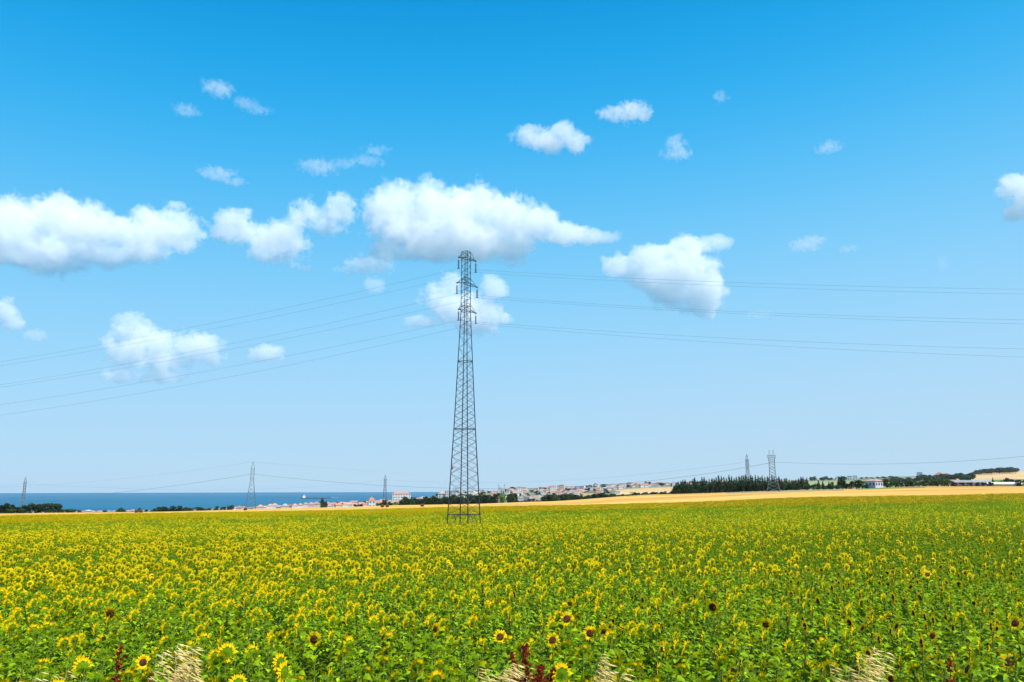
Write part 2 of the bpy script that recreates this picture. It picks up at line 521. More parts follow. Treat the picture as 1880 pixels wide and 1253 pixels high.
def sunflower(seed, lod, flower, face_az=math.pi, merged=None, off=(0, 0), hs=1.0, up=0):
    """one plant; the head looks towards face_az. Returns the shapes of its parts."""
    rnd = random.Random(seed)
    st, fo, di, pe, ca_ = (MB(), MB(), MB(), MB(), MB())
    H = 1.5 * rnd.uniform(.86, 1.05) * hs
    ox, oy = off
    lx, ly = rnd.uniform(-.06, .06), rnd.uniform(-.06, .06)
    el = math.radians(rnd.uniform(-22, 30) + up)
    fa = face_az + math.radians(rnd.gauss(0, 24))
    nv = Vector((math.cos(fa) * math.cos(el), math.sin(fa) * math.cos(el), math.sin(el)))
    top = Vector((ox + lx, oy + ly, H))
    P = [Vector((ox, oy, 0)), Vector((ox + lx * .3, oy + ly * .3, H * .5)), Vector((ox + lx * .8, oy + ly * .8, H * .9)), top - nv * .03]
    if lod < 2:
        st.tube(P if lod == 0 else [P[0], P[2], P[3]], [.016, .014, .012, .010] if lod == 0 else [.016, .013, .011], 5 if lod == 0 else 3, caps=False)
    nl = {0: 26, 1: 19, 2: 11}[lod]
    a = rnd.uniform(0, 6.28)
    for i in range(nl):
        t = i / (nl - 1)
        zz = H * ((.42 if lod < 2 else .62) + (.56 if lod < 2 else .37) * t ** .7)
        a += 2.4 + rnd.uniform(-.3, .3)
        L = (.165 - .07 * t) * rnd.uniform(.8, 1.2) * (1.12 if lod == 2 else 1.0)
        pl = (.13 - .07 * t) * rnd.uniform(.8, 1.1)
        cx = ox + lx * (zz / H); cy = oy + ly * (zz / H)
        b = (cx + math.cos(a) * pl, cy + math.sin(a) * pl, zz + pl * .4)
        if lod == 0:
            st.tube([(cx, cy, zz - .02), b], [.005, .003], 3, caps=False)
        add_leaf(fo, b, a, L, rnd.uniform(-.1, .75), rnd.uniform(.5, 1.7), lod, rnd)
    n, u, v = frame(nv)
    sz = rnd.uniform(.85, 1.15)
    rd = .052 * sz
    def ring(r, dn, k, ph=0):
        return [top + n * dn + (u * math.cos(2 * math.pi * i / k + ph) + v * math.sin(2 * math.pi * i / k + ph)) * r for i in range(k)]
    K = {0: 12, 1: 8, 2: 6}[lod]
    if flower:
        # disc, slightly domed
        r1, r0 = ring(rd, .004, K), ring(rd * .5, .016, K)
        di.add(r1 + r0 + [top + n * .014], [(i, (i + 1) % K, K + (i + 1) % K, K + i) for i in range(K)] + [(K + i, K + (i + 1) % K, 2 * K) for i in range(K)])
        # green back
        bk = ring(rd * 1.08, -.006, K)
        ca_.add(bk + [top - n * .035], [((i + 1) % K, i, K) for i in range(K)])
        if lod == 0:
            for i in range(14):
                g = 2 * math.pi * i / 14 + rnd.uniform(-.1, .1)
                d = u * math.cos(g) + v * math.sin(g); e = n.cross(d)
                b0 = top + d * rd * .9 - n * .012
                ca_.add([b0 - e * .012, b0 + e * .012, b0 + d * .024 * sz - n * rnd.uniform(.004, .02)], [(0, 1, 2)])
        N = {0: 22, 1: 12, 2: 7}[lod]
        wd = {0: .014, 1: .025, 2: .042}[lod]
        for i in range(N):
            g = 2 * math.pi * i / N + rnd.uniform(-.12, .12)
            d = u * math.cos(g) + v * math.sin(g); e = n.cross(d)
            pl = rnd.uniform(.054, .074) * sz
            tilt = rnd.uniform(-.35, .45)
            b0 = top + d * rd * .92
            q = b0 + d * pl * .5 + n * (tilt * pl * .5 + .004)
            tp = b0 + d * pl * math.cos(tilt) + n * pl * tilt * .7
            if lod == 2:
                pe.add([b0 - e * wd * .6, b0 + e * wd * .6, tp + e * wd * .4, tp - e * wd * .4], [(0, 1, 2, 3)])
            else:
                pe.add([b0 - e * wd * .5, b0 + e * wd * .5, q + e * wd, tp, q - e * wd], [(0, 1, 2, 4), (4, 2, 3)])
    else:
        # closed bud in green bracts with a trace of yellow
        k = 6
        a1, a2 = ring(rd * .62, -.012, k), ring(rd * .7, .012, k)
        ca_.add([top - n * .04] + a1 + a2 + [top + n * .03], [(0, 1 + (i + 1) % k, 1 + i) for i in range(k)] + [(1 + i, 1 + (i + 1) % k, 1 + k + (i + 1) % k, 1 + k + i) for i in range(k)] + [(1 + k + i, 1 + k + (i + 1) % k, 1 + 2 * k) for i in range(k)])
        if lod < 2:
            for i in range(9):
                g = 2 * math.pi * i / 9
                d = u * math.cos(g) + v * math.sin(g); e = n.cross(d)
                b0 = top + d * rd * .7
                ca_.add([b0 - e * .014, b0 + e * .014, b0 + d * .045 + n * .02], [(0, 1, 2)])
    if merged is not None:
        for k_, m_ in enumerate((st, fo, di, pe, ca_)):
            merged.add(m_.v, m_.f, k_)
        return merged
    return st, fo, di, pe, ca_


FM = [M['stalk'], M['leaf'], M['disc'], M['petal'], M['calyx']]
FACE = math.radians(150)            # the heads look east
rnd = random.Random(5)
HALF = R(38.5)
AX = R(37)                          # direction of the rows
pts = []
for i in range(-720, 721):
    for_x = i * .54
    step = .205
    # row line: p = across * i + along * t
    ax, ay = math.sin(AX), math.cos(AX)
    bx, by = math.cos(AX) * for_x, -math.sin(AX) * for_x
    t = -70.0
    while t < 75:
        x = bx + ax * t + rnd.uniform(-.10, .10); y = by + ay * t + rnd.uniform(-.12, .12)
        t += step * rnd.uniform(.75, 1.3)
        r2 = x * x + y * y
        if noise.noise(Vector((x / .9, y / .9, 7.7))) > .44: continue        # bare gaps
        if y > 5 and 7.75 ** 2 < r2 < 60 ** 2 and abs(math.atan2(x, y)) < HALF:
            pts.append((x, y, math.sqrt(r2)))


RICH = 2.0


def bloom(x, y, r):
    """share of plants in open flower there"""
    c = 940 + F * x / y / math.cos(PITCH)
    n1 = noise.noise(Vector((x / 9, y / 9, 3.3)))
    if r > 168 + 8 * noise.noise(Vector((x / 20, 1, 2))):
        return 2.0 if c < 900 else 1.15
    b = .79 - .31 * min(1, max(0, (r - 16) / 70)) + .38 * n1
    b -= .22 * min(1, max(0, (c - 500) / 1300)) * (1 if r < 60 else .4)
    if 120 < r: b -= .12
    return max(.10, min(1, b))


# the plants that face the road with their dark discs: seen at these places in the front half of the field
FACING = [(1698, 1050), (1731, 1036), (1733, 1017), (1113, 1134), (1356, 1197), (1857, 1196), (1871, 1136), (1212, 1147), (1616, 1021),
          (1019, 1158), (911, 1148), (583, 1153), (1050, 1093), (1734, 1096), (1563, 1030), (1524, 1007), (1730, 1180), (1312, 1128),
          (806, 1134), (1410, 1120), (1872, 1240), (1032, 1136), (1078, 1136), (990, 1003), (1590, 1002), (1822, 1008), (268, 1200), (205, 1140)]
special = []
for (fx, fy) in FACING:
    d = ray(fx, fy)
    lo, hi = 7.8, 90.0
    for _ in range(30):
        m = (lo + hi) / 2
        z = gz(d.x * m, d.y * m) + 1.54
        if EYE + d.z * m > z: lo = m
        else: hi = m
    special.append((d.x * lo, d.y * lo, lo, fx))
keep = []
for p in pts:
    if all((p[0] - s[0]) ** 2 + (p[1] - s[1]) ** 2 > .16 ** 2 for s in special):
        keep.append(p)
pts = sorted(keep, key=lambda p: p[2])
near_ok = [p for p in pts if abs(math.atan2(p[0], p[1])) < R(33.5)]
NEAR = near_ok[:300 - len(special)]
near_set = set(NEAR)

variants = []       # (flower, part meshes)
for k in range(12):
    fl = k < 9
    S5 = sunflower(100 + k, 0, fl, face_az=math.pi)
    ms = [(nm, s.mesh(nm, m)) for nm, s, m in zip(('stalk', 'foliage', 'seed_disc', 'petals', 'bracts'), S5, FM) if s.f]
    variants.append((fl, ms))


def plant_one(x, y, k, rz, sc, label, group):
    fl, ms = variants[k]
    t = thing('sunflower', (x, y, gz(x, y)), rz, label, 'sunflower', group, sc)
    d = dict(ms)
    part('stalk', d['stalk'], t); part('foliage', d['foliage'], t)
    head = part('flower_head', d['bracts'], t)
    if fl:
        part('seed_disc', d['seed_disc'], head); part('petals', d['petals'], head)
    return t


GRP = 'sunflowers in the nearest rows of the field'
for (x, y, r) in NEAR:
    rd = random.Random(int(x * 1000) * 7 + int(y * 1000))
    fl = rd.random() < bloom(x, y, r)
    k = rd.randrange(9) if fl else 9 + rd.randrange(3)
    rz = FACE - math.pi + math.radians(rd.gauss(0, 22))
    # does the camera see the front, the edge or the back of the head?
    ha = math.pi + rz
    c = (math.cos(ha) * x + math.sin(ha) * y) / r
    lab = ('sunflower with a closed green bud in the front rows' if not fl else
           'sunflower in the front rows showing the green back of its yellow head' if c > .3 else
           'sunflower in the front rows with its disc half turned to the viewer' if c < -.3 else
           'sunflower in the front rows with its yellow head seen edge-on')
    plant_one(x, y, k, rz, rd.uniform(.84, 1.0), lab, GRP)
for i, (x, y, r, fx) in enumerate(special):
    rd = random.Random(i)
    rz = math.atan2(-y, -x) - math.pi + math.radians(rd.uniform(-25, 12))
    plant_one(x, y, rd.randrange(9), rz, rd.uniform(.98, 1.05) if r > 12 else .92,
              'sunflower turned to the road with its round dark disc in full view', 'sunflowers facing the road')

# everything behind: one field, the plants drawn from a stock of shapes
stock = bpy.data.collections.new('sunflower_shapes')
names = []
def stock_add(i, mb):
    o = bpy.data.objects.new('sunflower_shape_%02d' % i, mb.mesh('sunflower_shape', FM))
    stock.objects.link(o)
for k in range(8):
    stock_add(k, sunflower(300 + k, 0, k < 5, merged=MB()))            # 0-7 close
for k in range(8):
    stock_add(8 + k, sunflower(400 + k, 1, k < 5, merged=MB()))        # 8-15 middle
CL = [.25, .4, .55, .7, 1.5, 2.0]
ci = 16
for q, share in enumerate(CL):                                          # 16-27 far patches
    for rep in range(2):
        mb = MB(); rr = random.Random(900 + ci)
        for a in range(2):
            for b in range(4):
                sunflower(rr.random(), 2, rr.random() < share, hs=1.0 if share < 2 else 1.05 + .1 * (a == b % 2), face_az=math.pi, merged=mb,
                          off=((a - .5) * .72 + rr.uniform(-.12, .12), (b - 1.5) * .31 + rr.uniform(-.1, .1)))
        if share > 1:                # the band in fullest flower: heads crowd above the leaves
            for e_ in range(44 if share == 2.0 else 18):
                S5 = sunflower(rr.random(), 2, True, face_az=math.pi, off=(rr.uniform(-.7, .7), rr.uniform(-.6, .6)), up=25)
                for k_ in (2, 3):
                    mb.add(S5[k_].v, S5[k_].f, k_)
        stock_add(ci, mb); ci += 1
P_, I_, Rz_, S_ = [], [], [], []
for p in pts:
    if p in near_set: continue
    x, y, r = p
    fl = rnd.random() < bloom(x, y, r) * .85
    base = 0 if r < 24 else 8
    P_.append((x, y)); I_.append(base + (rnd.randrange(5) if fl else 5 + rnd.randrange(3)))
    Rz_.append(FACE - math.pi + math.radians(rnd.gauss(0, 22))); S_.append(rnd.uniform(.84, 1.02))
for i in range(-330, 331):
    for j in range(-180, 240):
        x = i * 1.3 + rnd.uniform(-.2, .2); y = j * 1.12 + rnd.uniform(-.2, .2)
        xx = x * math.cos(AX) + y * math.sin(AX); yy = -x * math.sin(AX) + y * math.cos(AX)
        r = math.hypot(xx, yy)
        if not (60 <= r < 251) or yy <= 0 or abs(math.atan2(xx, yy)) > HALF: continue
        b = bloom(xx, yy, r) + rnd.uniform(-.12, .12)
        q = 5 if b > 1.35 else 4 if b > .95 else 3 if b > .62 else 2 if b > .47 else 1 if b > .32 else 0
        P_.append((xx, yy)); I_.append(16 + q * 2 + rnd.randrange(2))
        Rz_.append(FACE - math.pi + rnd.uniform(-.35, .35)); S_.append(rnd.uniform(.92, 1.1))
PA = np.array(P_)
ZA = ground(PA[:, 0], PA[:, 1])
fm = bpy.data.meshes.new('sunflower_field')
fm.from_pydata(np.column_stack([PA, ZA]).tolist(), [], [])
for nm, ty, dat in (('shape', 'INT', I_), ('turn', 'FLOAT', Rz_), ('size', 'FLOAT', S_)):
    at_ = fm.attributes.new(nm, ty, 'POINT')
    at_.data.foreach_set('value', dat)
fo_ = bpy.data.objects.new('sunflower_field', fm)
COL.objects.link(fo_)
tag(fo_, 'dense field of flowering sunflowers stretching from the front rows to the golden stubble', 'sunflower field', kind='stuff')
g = GN('plant_rows')
ip = g.n('GeometryNodeInstanceOnPoints')
ci_ = g.n('GeometryNodeCollectionInfo')
ci_.inputs['Collection'].default_value = stock
ci_.inputs['Separate Children'].default_value = True
ci_.inputs['Reset Children'].default_value = True
g.t.links.new(g.i.outputs[0], ip.inputs['Points'])
g.t.links.new(ci_.outputs[0], ip.inputs['Instance'])
ip.inputs['Pick Instance'].default_value = True
def attr(nm, ty):
    a = g.n('GeometryNodeInputNamedAttribute', data_type=ty)
    a.inputs['Name'].default_value = nm
    return a.outputs[0]
g.t.links.new(attr('shape', 'INT'), ip.inputs['Instance Index'])
cx_ = g.n('ShaderNodeCombineXYZ')
g.t.links.new(attr('turn', 'FLOAT'), cx_.inputs[2])
g.t.links.new(cx_.outputs[0], ip.inputs['Rotation'])
g.t.links.new(attr('size', 'FLOAT'), ip.inputs['Scale'])
g.t.links.new(ip.outputs[0], g.o.inputs[0])
fo_.modifiers.new('plants', 'NODES').node_group = g.t
print('FIELD', len(P_), 'near', len(NEAR))

# ------------------------------------------------------------------ the tall lattice pylon
D0 = 100.0
TP = at(856, 463, D0)
BASE = Vector((TP.x, TP.y, gz(TP.x, TP.y)))
HT = TP.z - BASE.z
TURN = R(17)


def zrow(y, r=D0, x=856):
    return at(x, y, r).z - BASE.z


PROF = [(0, 31.0), (zrow(945), 28.6), (zrow(788), 19.6), (zrow(664), 13.4), (zrow(600), 10.2), (zrow(572), 8.9), (HT, 8.5)]


def half(z):
    for (a, ra), (b, rb) in zip(PROF, PROF[1:]):
        if z <= b:
            u = (z - a) / (b - a)
            return (ra + (rb - ra) * u) * D0 / F * 1.03
    return PROF[-1][1] * D0 / F * 1.03


def corner(k, z):
    a = TURN + k * math.pi / 2
    r = half(z)
    return Vector((r * math.cos(a), r * math.sin(a), z))


pyl = thing('lattice_pylon', BASE, 0, 'tall lattice steel pylon standing in the middle of the sunflower field', 'pylon')
for k in range(4):
    mb = MB()
    zs = [-.3] + [p[0] for p in PROF[1:]]
    mb.tube([corner(k, z) for z in zs], [.07, .07, .06, .055, .05, .045, .04], 4)
    mb.build('leg', M['steel'], pyl)
zn = [zrow(y) for y in (945, 905, 870, 839, 811, 788, 764, 741, 715, 693, 664, 641, 617, 600, 587, 572, 559, 547, 536, 525, 513, 501, 490, 478, 463)]
br = MB()
for i in range(len(zn) - 1):
    for k in range(4):
        a, b = k, (k + 1) % 4
        if k % 2: a, b = b, a
        zm = (zn[i] + zn[i + 1]) / 2
        br.tube([corner(a, zn[i]), corner(b, zm)], .022, 4)
        br.tube([corner(b, zm), corner(a, zn[i + 1])], .022, 4)
        if zn[i] < zrow(664):                   # crossing members in the wide lower half
            zq = (zn[i + 1] + (zn[min(i + 2, len(zn) - 1)])) / 2
            br.tube([corner(b, zn[i]), corner(a, zm)], .018, 3)
            br.tube([corner(a, zm), corner(b, zn[i + 1])], .018, 3)
for y in (945, 788, 664, 572, 563, 520, 512, 475, 463):
    for k in range(4):
        br.tube([corner(k, zrow(y)), corner((k + 1) % 4, zrow(y))], .04 if y > 600 else .032, 4)
z9 = zrow(945)
for k in range(4):                              # splayed struts at the feet
    m = (corner(k, z9) + corner((k + 1) % 4, z9)) / 2
    br.tube([corner(k, .1), m], .035, 4)
    br.tube([corner((k + 1) % 4, .1), m], .035, 4)
br.build('bracing', M['steel'], pyl)
st_ = MB()
for k in range(4):
    c = corner(k, 0)
    st_.box((c.x, c.y, .1), (.5, .5, .5), taper=.7)
st_.build('footings', M['wall_grey'], pyl)
pl_ = MB()
c = corner(2, zrow(860))
pl_.lathe((0, 0, 0), [(.17, -.01), (.18, 0), (.17, .01)], 12)
plo = pl_.build('warning_plate', M['rust'], pyl)
plo.location = c + Vector((.12, -.12, 0)); plo.rotation_euler = (math.pi / 2, 0, .2)

# crossarms and insulator strings: (tip column, tip row) as surveyed from the road
ARM = [((842, 473), (873.5, 480), 463, 475, (843, 493), (873, 500)),
       ((839, 519.5), (876, 528), 512, 521, (841, 539), (876, 546.5)),
       ((842, 568), (873.5, 575.5), 559, 570, (842, 588), (873.5, 594))]
al = R(38)
hooks = []
for (tl, tr, ytop, ybot, bl_, br_) in ARM:
    for side, tip, bot in ((-1, tl, bl_), (1, tr, br_)):
        d = ray(*tip)
        # the arm runs along one horizontal direction through the mast
        Mx = np.array([[math.cos(al) * side, -d.x], [math.sin(al) * side, -d.y]])
        L, s = np.linalg.solve(Mx, [-BASE.x, -BASE.y])
        tipw = Vector((BASE.x + side * math.cos(al) * L, BASE.y + side * math.sin(al) * L, EYE + s * d.z)) - BASE
        zt, zb = zrow(ytop), zrow(ybot)
        # the two mast corners nearest the tip
        ks = sorted(range(4), key=lambda k: (corner(k, zb) - tipw).length)[:2]
        mb = MB()
        for k in ks:
            mb.tube([corner(k, zb), tipw], .035, 4)
            mb.tube([corner(k, zt), tipw], .03, 4)
            m1 = corner(k, zb).lerp(tipw, .5); m2 = corner(k, zt).lerp(tipw, .5)
            mb.tube([m1, m2], .02, 3)
        mb.tube([corner(ks[0], zb).lerp(tipw, .5), corner(ks[1], zb).lerp(tipw, .5)], .02, 3)
        mb.box(tipw, (.16, .16, .16))
        mb.build('crossarm', M['steel'], pyl)
        db = ray(*bot)
        zl = EYE + s * db.z - BASE.z
        ins = MB()
        Ls = tipw.z - zl
        prof = [(.015, 0), (.02, .04)]
        n = 7
        for q in range(n):
            z = .07 + (Ls * .66) * q / (n - 1)
            prof += [(.035, z - .035), (.125, z - .02), (.11, z + .012), (.035, z + .035)]
        prof += [(.012, Ls * .66 + .13), (.012, Ls)]
        ins.lathe((tipw.x, tipw.y, zl), prof, 8)
        io = ins.build('insulator_string', M['insulator'], pyl)
        cl = MB(); cl.tube([(tipw.x - .16, tipw.y + .05, zl - .02), (tipw.x + .16, tipw.y - .05, zl - .02)], .035, 5)
        part('clamp', cl.mesh('clamp', M['steel']), io)
        hooks.append(Vector((tipw.x, tipw.y, zl - .05)) + BASE)

bt = R(15)
LV = ['topmost', 'topmost', 'middle', 'middle', 'lowest', 'lowest']
WP = [([(560, 558), (0, 665)], [(1060, 505.6), (1560, 526.3), (1880, 531)]), ([(560, 570), (0, 672)], [(1060, 511.7), (1560, 533.5), (1880, 540)]),
      ([(560, 603.4), (0, 707)], [(1060, 555.6), (1560, 580.9), (1880, 587)]), ([(560, 615), (0, 711.5)], [(1060, 559.6), (1560, 585.6), (1880, 595)]),
      ([(560, 647.5), (0, 743.5)], [(1060, 604.8), (1560, 631.4), (1880, 641)]), ([(560, 664.5), (0, 763)], [(1060, 610.6), (1560, 642.8), (1880, 656)])]
for i, (h, (pl, pr)) in enumerate(zip(hooks, WP)):
    pts_ = []
    for side, obs in ((-1, pl), (1, pr)):
        dv = (side * math.cos(bt), -side * math.sin(bt))
        T, Hh = [0.0], [h.z]
        for (qx, qy) in obs:
            d = ray(qx, qy)
            t, s = np.linalg.solve(np.array([[dv[0], -d.x], [dv[1], -d.y]]), [-h.x, -h.y])
            T.append(t); Hh.append(EYE + s * d.z)
        A = np.array(T[1:])
        co = np.linalg.lstsq(np.column_stack([A, A * A]), np.array(Hh[1:]) - h.z, rcond=None)[0]
        run = [(h.x + dv[0] * t, h.y + dv[1] * t, h.z + co[0] * t + co[1] * t * t) for t in np.linspace(0, 150, 46)]
        pts_ = run[::-1] + pts_[1:] if side < 0 else pts_[:-1] + run
    mb = MB(); mb.tube(pts_, .012, 5)
    o = mb.build('power_cable', M['cable'])
    tag(o, '%s power cable on the %s side of the tall pylon, spanning the sky' % (LV[i], 'near' if i % 2 == 0 else 'far'), 'cable', 'cables of the tall pylon')


# ------------------------------------------------------------------ smaller pylons far off
def far_pylon(px, ytop, r, wbase, wtop, label, peak=.13, arms=(), twin=False, ybase=None):
    p = spot(px, r)
    H = tall(px, ytop, r)
    t = thing('lattice_pylon', p, R(20) if not twin else R(4) - math.atan2(p.x, p.y), label, 'pylon', 'smaller pylons in the distance')
    hb, ht = wide(wbase, px, r) / 2, wide(wtop, px, r) / 2
    zs_ = H * (1 - peak)
    th = .00016 * r + .02

    def cn(k, z):
        h = hb + (ht - hb) * min(1, z / (H * .62)) if not twin else hb + (ht - hb) * min(1, z / (H * .42))
        return Vector((h * (1 if k in (0, 1) else -1), h * .8 * (1 if k in (1, 2) else -1), z))
    if not twin:
        for k in range(4):
            m = MB(); m.tube([cn(k, 0), cn(k, H * .62), cn(k, zs_), Vector((0, 0, H))], th, 4); m.build('leg', M['steel_far'], t)
    else:
        for k in range(4):
            m = MB(); m.tube([cn(k, 0), cn(k, H * .42), cn(k, H * .80)], th, 4); m.build('leg', M['steel_far'], t)
    br = MB()
    n = 11
    for i in range(n):
        f = lambda q: zs_ * (1 - (1 - q / n) ** 1.35) if not twin else H * .78 * (1 - (1 - q / n) ** 1.25)
        z0, z1 = f(i), f(i + 1)
        for k in range(4):
            a, b = k, (k + 1) % 4
            br.tube([cn(a, z0), cn(b, z1)], th * .62, 3); br.tube([cn(b, z0), cn(a, z1)], th * .62, 3)
            if i in (4, 7): br.tube([cn(a, z0), cn(b, z0)], th * .8, 3)
    br.build('bracing', M['steel_far'], t)
    for (za, L) in arms:
        m = MB()
        for s in (-1, 1):
            tip = Vector((s * L, 0, H * za))
            for k in (0, 1) if s > 0 else (2, 3):
                m.tube([cn(k, H * za), tip], th * .8, 3); m.tube([cn(k, H * (za + .045)), tip], th * .7, 3)
        m.build('crossarm', M['steel_far'], t)
    if twin:
        m = MB(); L = wide(15, px, r) / 2
        for y_ in (-.5, .5):
            for z_ in (.80, .86):
                m.tube([(-L, y_, H * z_), (L, y_, H * z_)], th, 4)
            for q in range(8):
                x0 = -L + 2 * L * q / 8; x1 = x0 + L / 4
                m.tube([(x0, y_, H * (.80 if q % 2 else .86)), (x1, y_, H * (.86 if q % 2 else .80))], th * .8, 3)
        m.build('crossarm', M['steel_far'], t)
        for s in (-1, 1):
            m = MB()
            xc = s * wide(3.4, px, r)
            for dx in (-.5, .5):
                m.tube([(xc + dx, 0, H * .86), (xc, 0, H)], th * .8, 3)
            m.build('peak', M['steel_far'], t)
    return t, p, H


pA = far_pylon(461, 848, 500, 19, 5.5, 'lattice pylon against the sea on the left, wires running off both sides', arms=((.60, .9), (.68, .9), (.78, .9)))
pB = far_pylon(706, 872, 900, 7.5, 3.5, 'slender pylon in front of the town, left of the tall one', arms=((.7, 1.2), (.8, 1.2)))
pC = far_pylon(43.5, 876, 900, 7, 3.6, 'thin pale pylon behind the dark trees at the far left', arms=((.7, 1.2), (.8, 1.2)))
pD = far_pylon(1374, 834, 640, 9, 4, 'narrow pointed pylon rising out of the conifer wood', arms=((.58, 1.6), (.70, 1.8), (.80, 1.4)))
pE = far_pylon(1419.5, 826, 395, 22, 9.5, 'portal pylon with two peaks at the edge of the stubble', twin=True)


def cable(pts_, rad, label, group='wires between the distant pylons'):
    m = MB(); m.tube(pts_, rad, 4)
    return tag(m.build('power_cable', M['cable']), label, 'cable', group)


def sag_through(obs, rfun):
    """points at the given photo positions, smoothed, at ranges rfun(px)"""
    xs = [o[0] for o in obs]; ys = [o[1] for o in obs]
    deg = min(3, len(xs) - 1)
    c = np.polyfit(xs, ys, deg)
    out = []
    for x in np.linspace(xs[0], xs[-1], 40):
        out.append(at(x, float(np.interp(x, xs, ys)) * .0 + float(np.polyval(c, x)), rfun(x)))
    return out


rAE = lambda x: 500 + (395 - 500) * (x - 461) / (1419 - 461)
cable(sag_through([(461, 870.5), (620, 886), (720, 892), (900, 898.5), (1180, 884), (1370, 858.5), (1419, 849)], rAE), .075, 'dark sagging wires from the left pylon to the two-peaked pylon')
cable(sag_through([(-60, 926), (0, 922.5), (100, 916), (200, 905), (300, 895.5), (461, 870.5)], rAE), .075, 'dark wires falling from the left pylon to the left edge')
cable(sag_through([(1419, 848.5), (1560, 852.5), (1720, 849.5), (1880, 838), (1950, 831)], rAE), .05, 'wires from the two-peaked pylon running off to the right')
cable(sag_through([(461, 848.5), (620, 861), (760, 872)], lambda x: 500 + (x - 461) * .6), .03, 'thin earth wire falling right from the peak of the left pylon')
cable(sag_through([(-60, 897), (150, 886), (300, 871), (461, 848.5)], lambda x: 500), .03, 'thin earth wire falling left from the peak of the left pylon')
cable(sag_through([(43.5, 888.5), (160, 894.5), (320, 899.5), (520, 897), (706, 881)], lambda x: 900), .06, 'faint wire between the far left pylon and the slender town pylon')
cable(sag_through([(706, 881), (880, 886.5), (1100, 878), (1374, 848)], lambda x: 900 + (640 - 900) * (x - 706) / 668), .05, 'faint wire from the slender town pylon to the pointed wood pylon')
cable(sag_through([(-60, 899), (43.5, 888.5)], lambda x: 900), .06, 'faint wire from the far left pylon to the left edge')

# ------------------------------------------------------------------ trees
def clump_faces(mb, c, rad, n, size, rnd, mi=0, squash=1.0):
    """n small leaf sprays over a lumpy volume"""
    for _ in range(n):
        while True:
            d = Vector((rnd.uniform(-1, 1), rnd.uniform(-1, 1), rnd.uniform(-1, 1)))
            if .15 < d.length < 1: break
        d = d.normalized() * (d.length ** .45)
        p = Vector(c) + Vector((d.x * rad, d.y * rad, d.z * rad * squash))
        s = size * rnd.uniform(.8, 1.7)
        u = Vector((rnd.gauss(0, 1), rnd.gauss(0, 1), rnd.gauss(0, 1))).normalized()
        w_ = u.cross(Vector((rnd.gauss(0, 1), rnd.gauss(0, 1), rnd.gauss(0, 1)))).normalized()
        mb.add([p - u * s * .5 - w_ * s * .2, p + u * s * .5 - w_ * s * .35, p + u * s * .3 + w_ * s * .5, p - u * s * .4 + w_ * s * .45], [(0, 1, 2, 3)])


def tree_meshes(kind, seed, leaf):
    """unit-height crown and trunk"""
    rnd = random.Random(seed)
    cr, tr = MB(), MB()
    if kind == 'cone':
        tr.tube([(0, 0, 0), (0, 0, .5), (0, 0, .97)], [.018, .012, .003], 5)
        n = 15
        for i in range(n):
            t = i / n
            z = .10 + .88 * t
            rr = (.23 * (1 - t) ** .72 + .02) * rnd.uniform(.75, 1.2)
            k = max(7, int(34 * (1 - t) + 8))
            for q in range(k):
                a = rnd.uniform(0, 6.28); L = rr * rnd.uniform(.6, 1.15)
                b = Vector((math.cos(a), math.sin(a), 0)); e = Vector((-b.y, b.x, 0))
                z0 = z + rnd.uniform(-.03, .03)
                w_ = .05 * (1.25 - t)
                cr.add([b * .01 + Vector((0, 0, z0 + .02)), b * L * .6 + e * w_ + Vector((0, 0, z0)), b * L + Vector((0, 0, z0 - .02 + rnd.uniform(-.01, .03))), b * L * .6 - e * w_ + Vector((0, 0, z0 - .025))], [(0, 1, 2, 3)])
    elif kind == 'round':
        tr.tube([(0, 0, 0), (.01, 0, .22), (-.01, .01, .5)], [.035, .028, .012], 6)
        for q in range(4):
            a = q * 1.7 + rnd.random()
            tr.tube([(0, 0, .2), (math.cos(a) * .16, math.sin(a) * .16, .5)], [.018, .006], 4)
        for q in range(9):
            a = rnd.uniform(0, 6.28); d = rnd.uniform(.05, .26)
            z = rnd.uniform(.32, .80)
            r_ = rnd.uniform(.14, .24) * (1.1 - .5 * abs(z - .5))
            clump_faces(cr, (math.cos(a) * d, math.sin(a) * d, min(z, .99 - r_)), r_, 62, .075, rnd, squash=.85)
    elif kind == 'poplar':
        tr.tube([(0, 0, 0), (0, 0, .6)], [.022, .008], 5)
        for q in range(9):
            z = .14 + .80 * q / 9
            r_ = .13 * math.sin(math.pi * (.18 + .74 * q / 9)) + .03
            clump_faces(cr, (rnd.uniform(-.03, .03), rnd.uniform(-.03, .03), z), r_, 46, .06, rnd, squash=1.2)
    else:   # bushy: several stems, ragged top
        for q in range(4):
            a = q * 1.5 + rnd.random()
            tr.tube([(math.cos(a) * .03, math.sin(a) * .03, 0), (math.cos(a) * .2, math.sin(a) * .2, .6)], [.03, .01], 4)
        for q in range(12):
            a = rnd.uniform(0, 6.28); d = rnd.uniform(.0, .38)
            z = rnd.uniform(.14, .84)
            r_ = rnd.uniform(.10, .20)
            clump_faces(cr, (math.cos(a) * d, math.sin(a) * d, min(max(z, r_ * .8), 1 - r_)), r_, 50, .075, rnd)
    return cr.mesh('crown', M[leaf], False), tr.mesh('trunk', M['bark'])


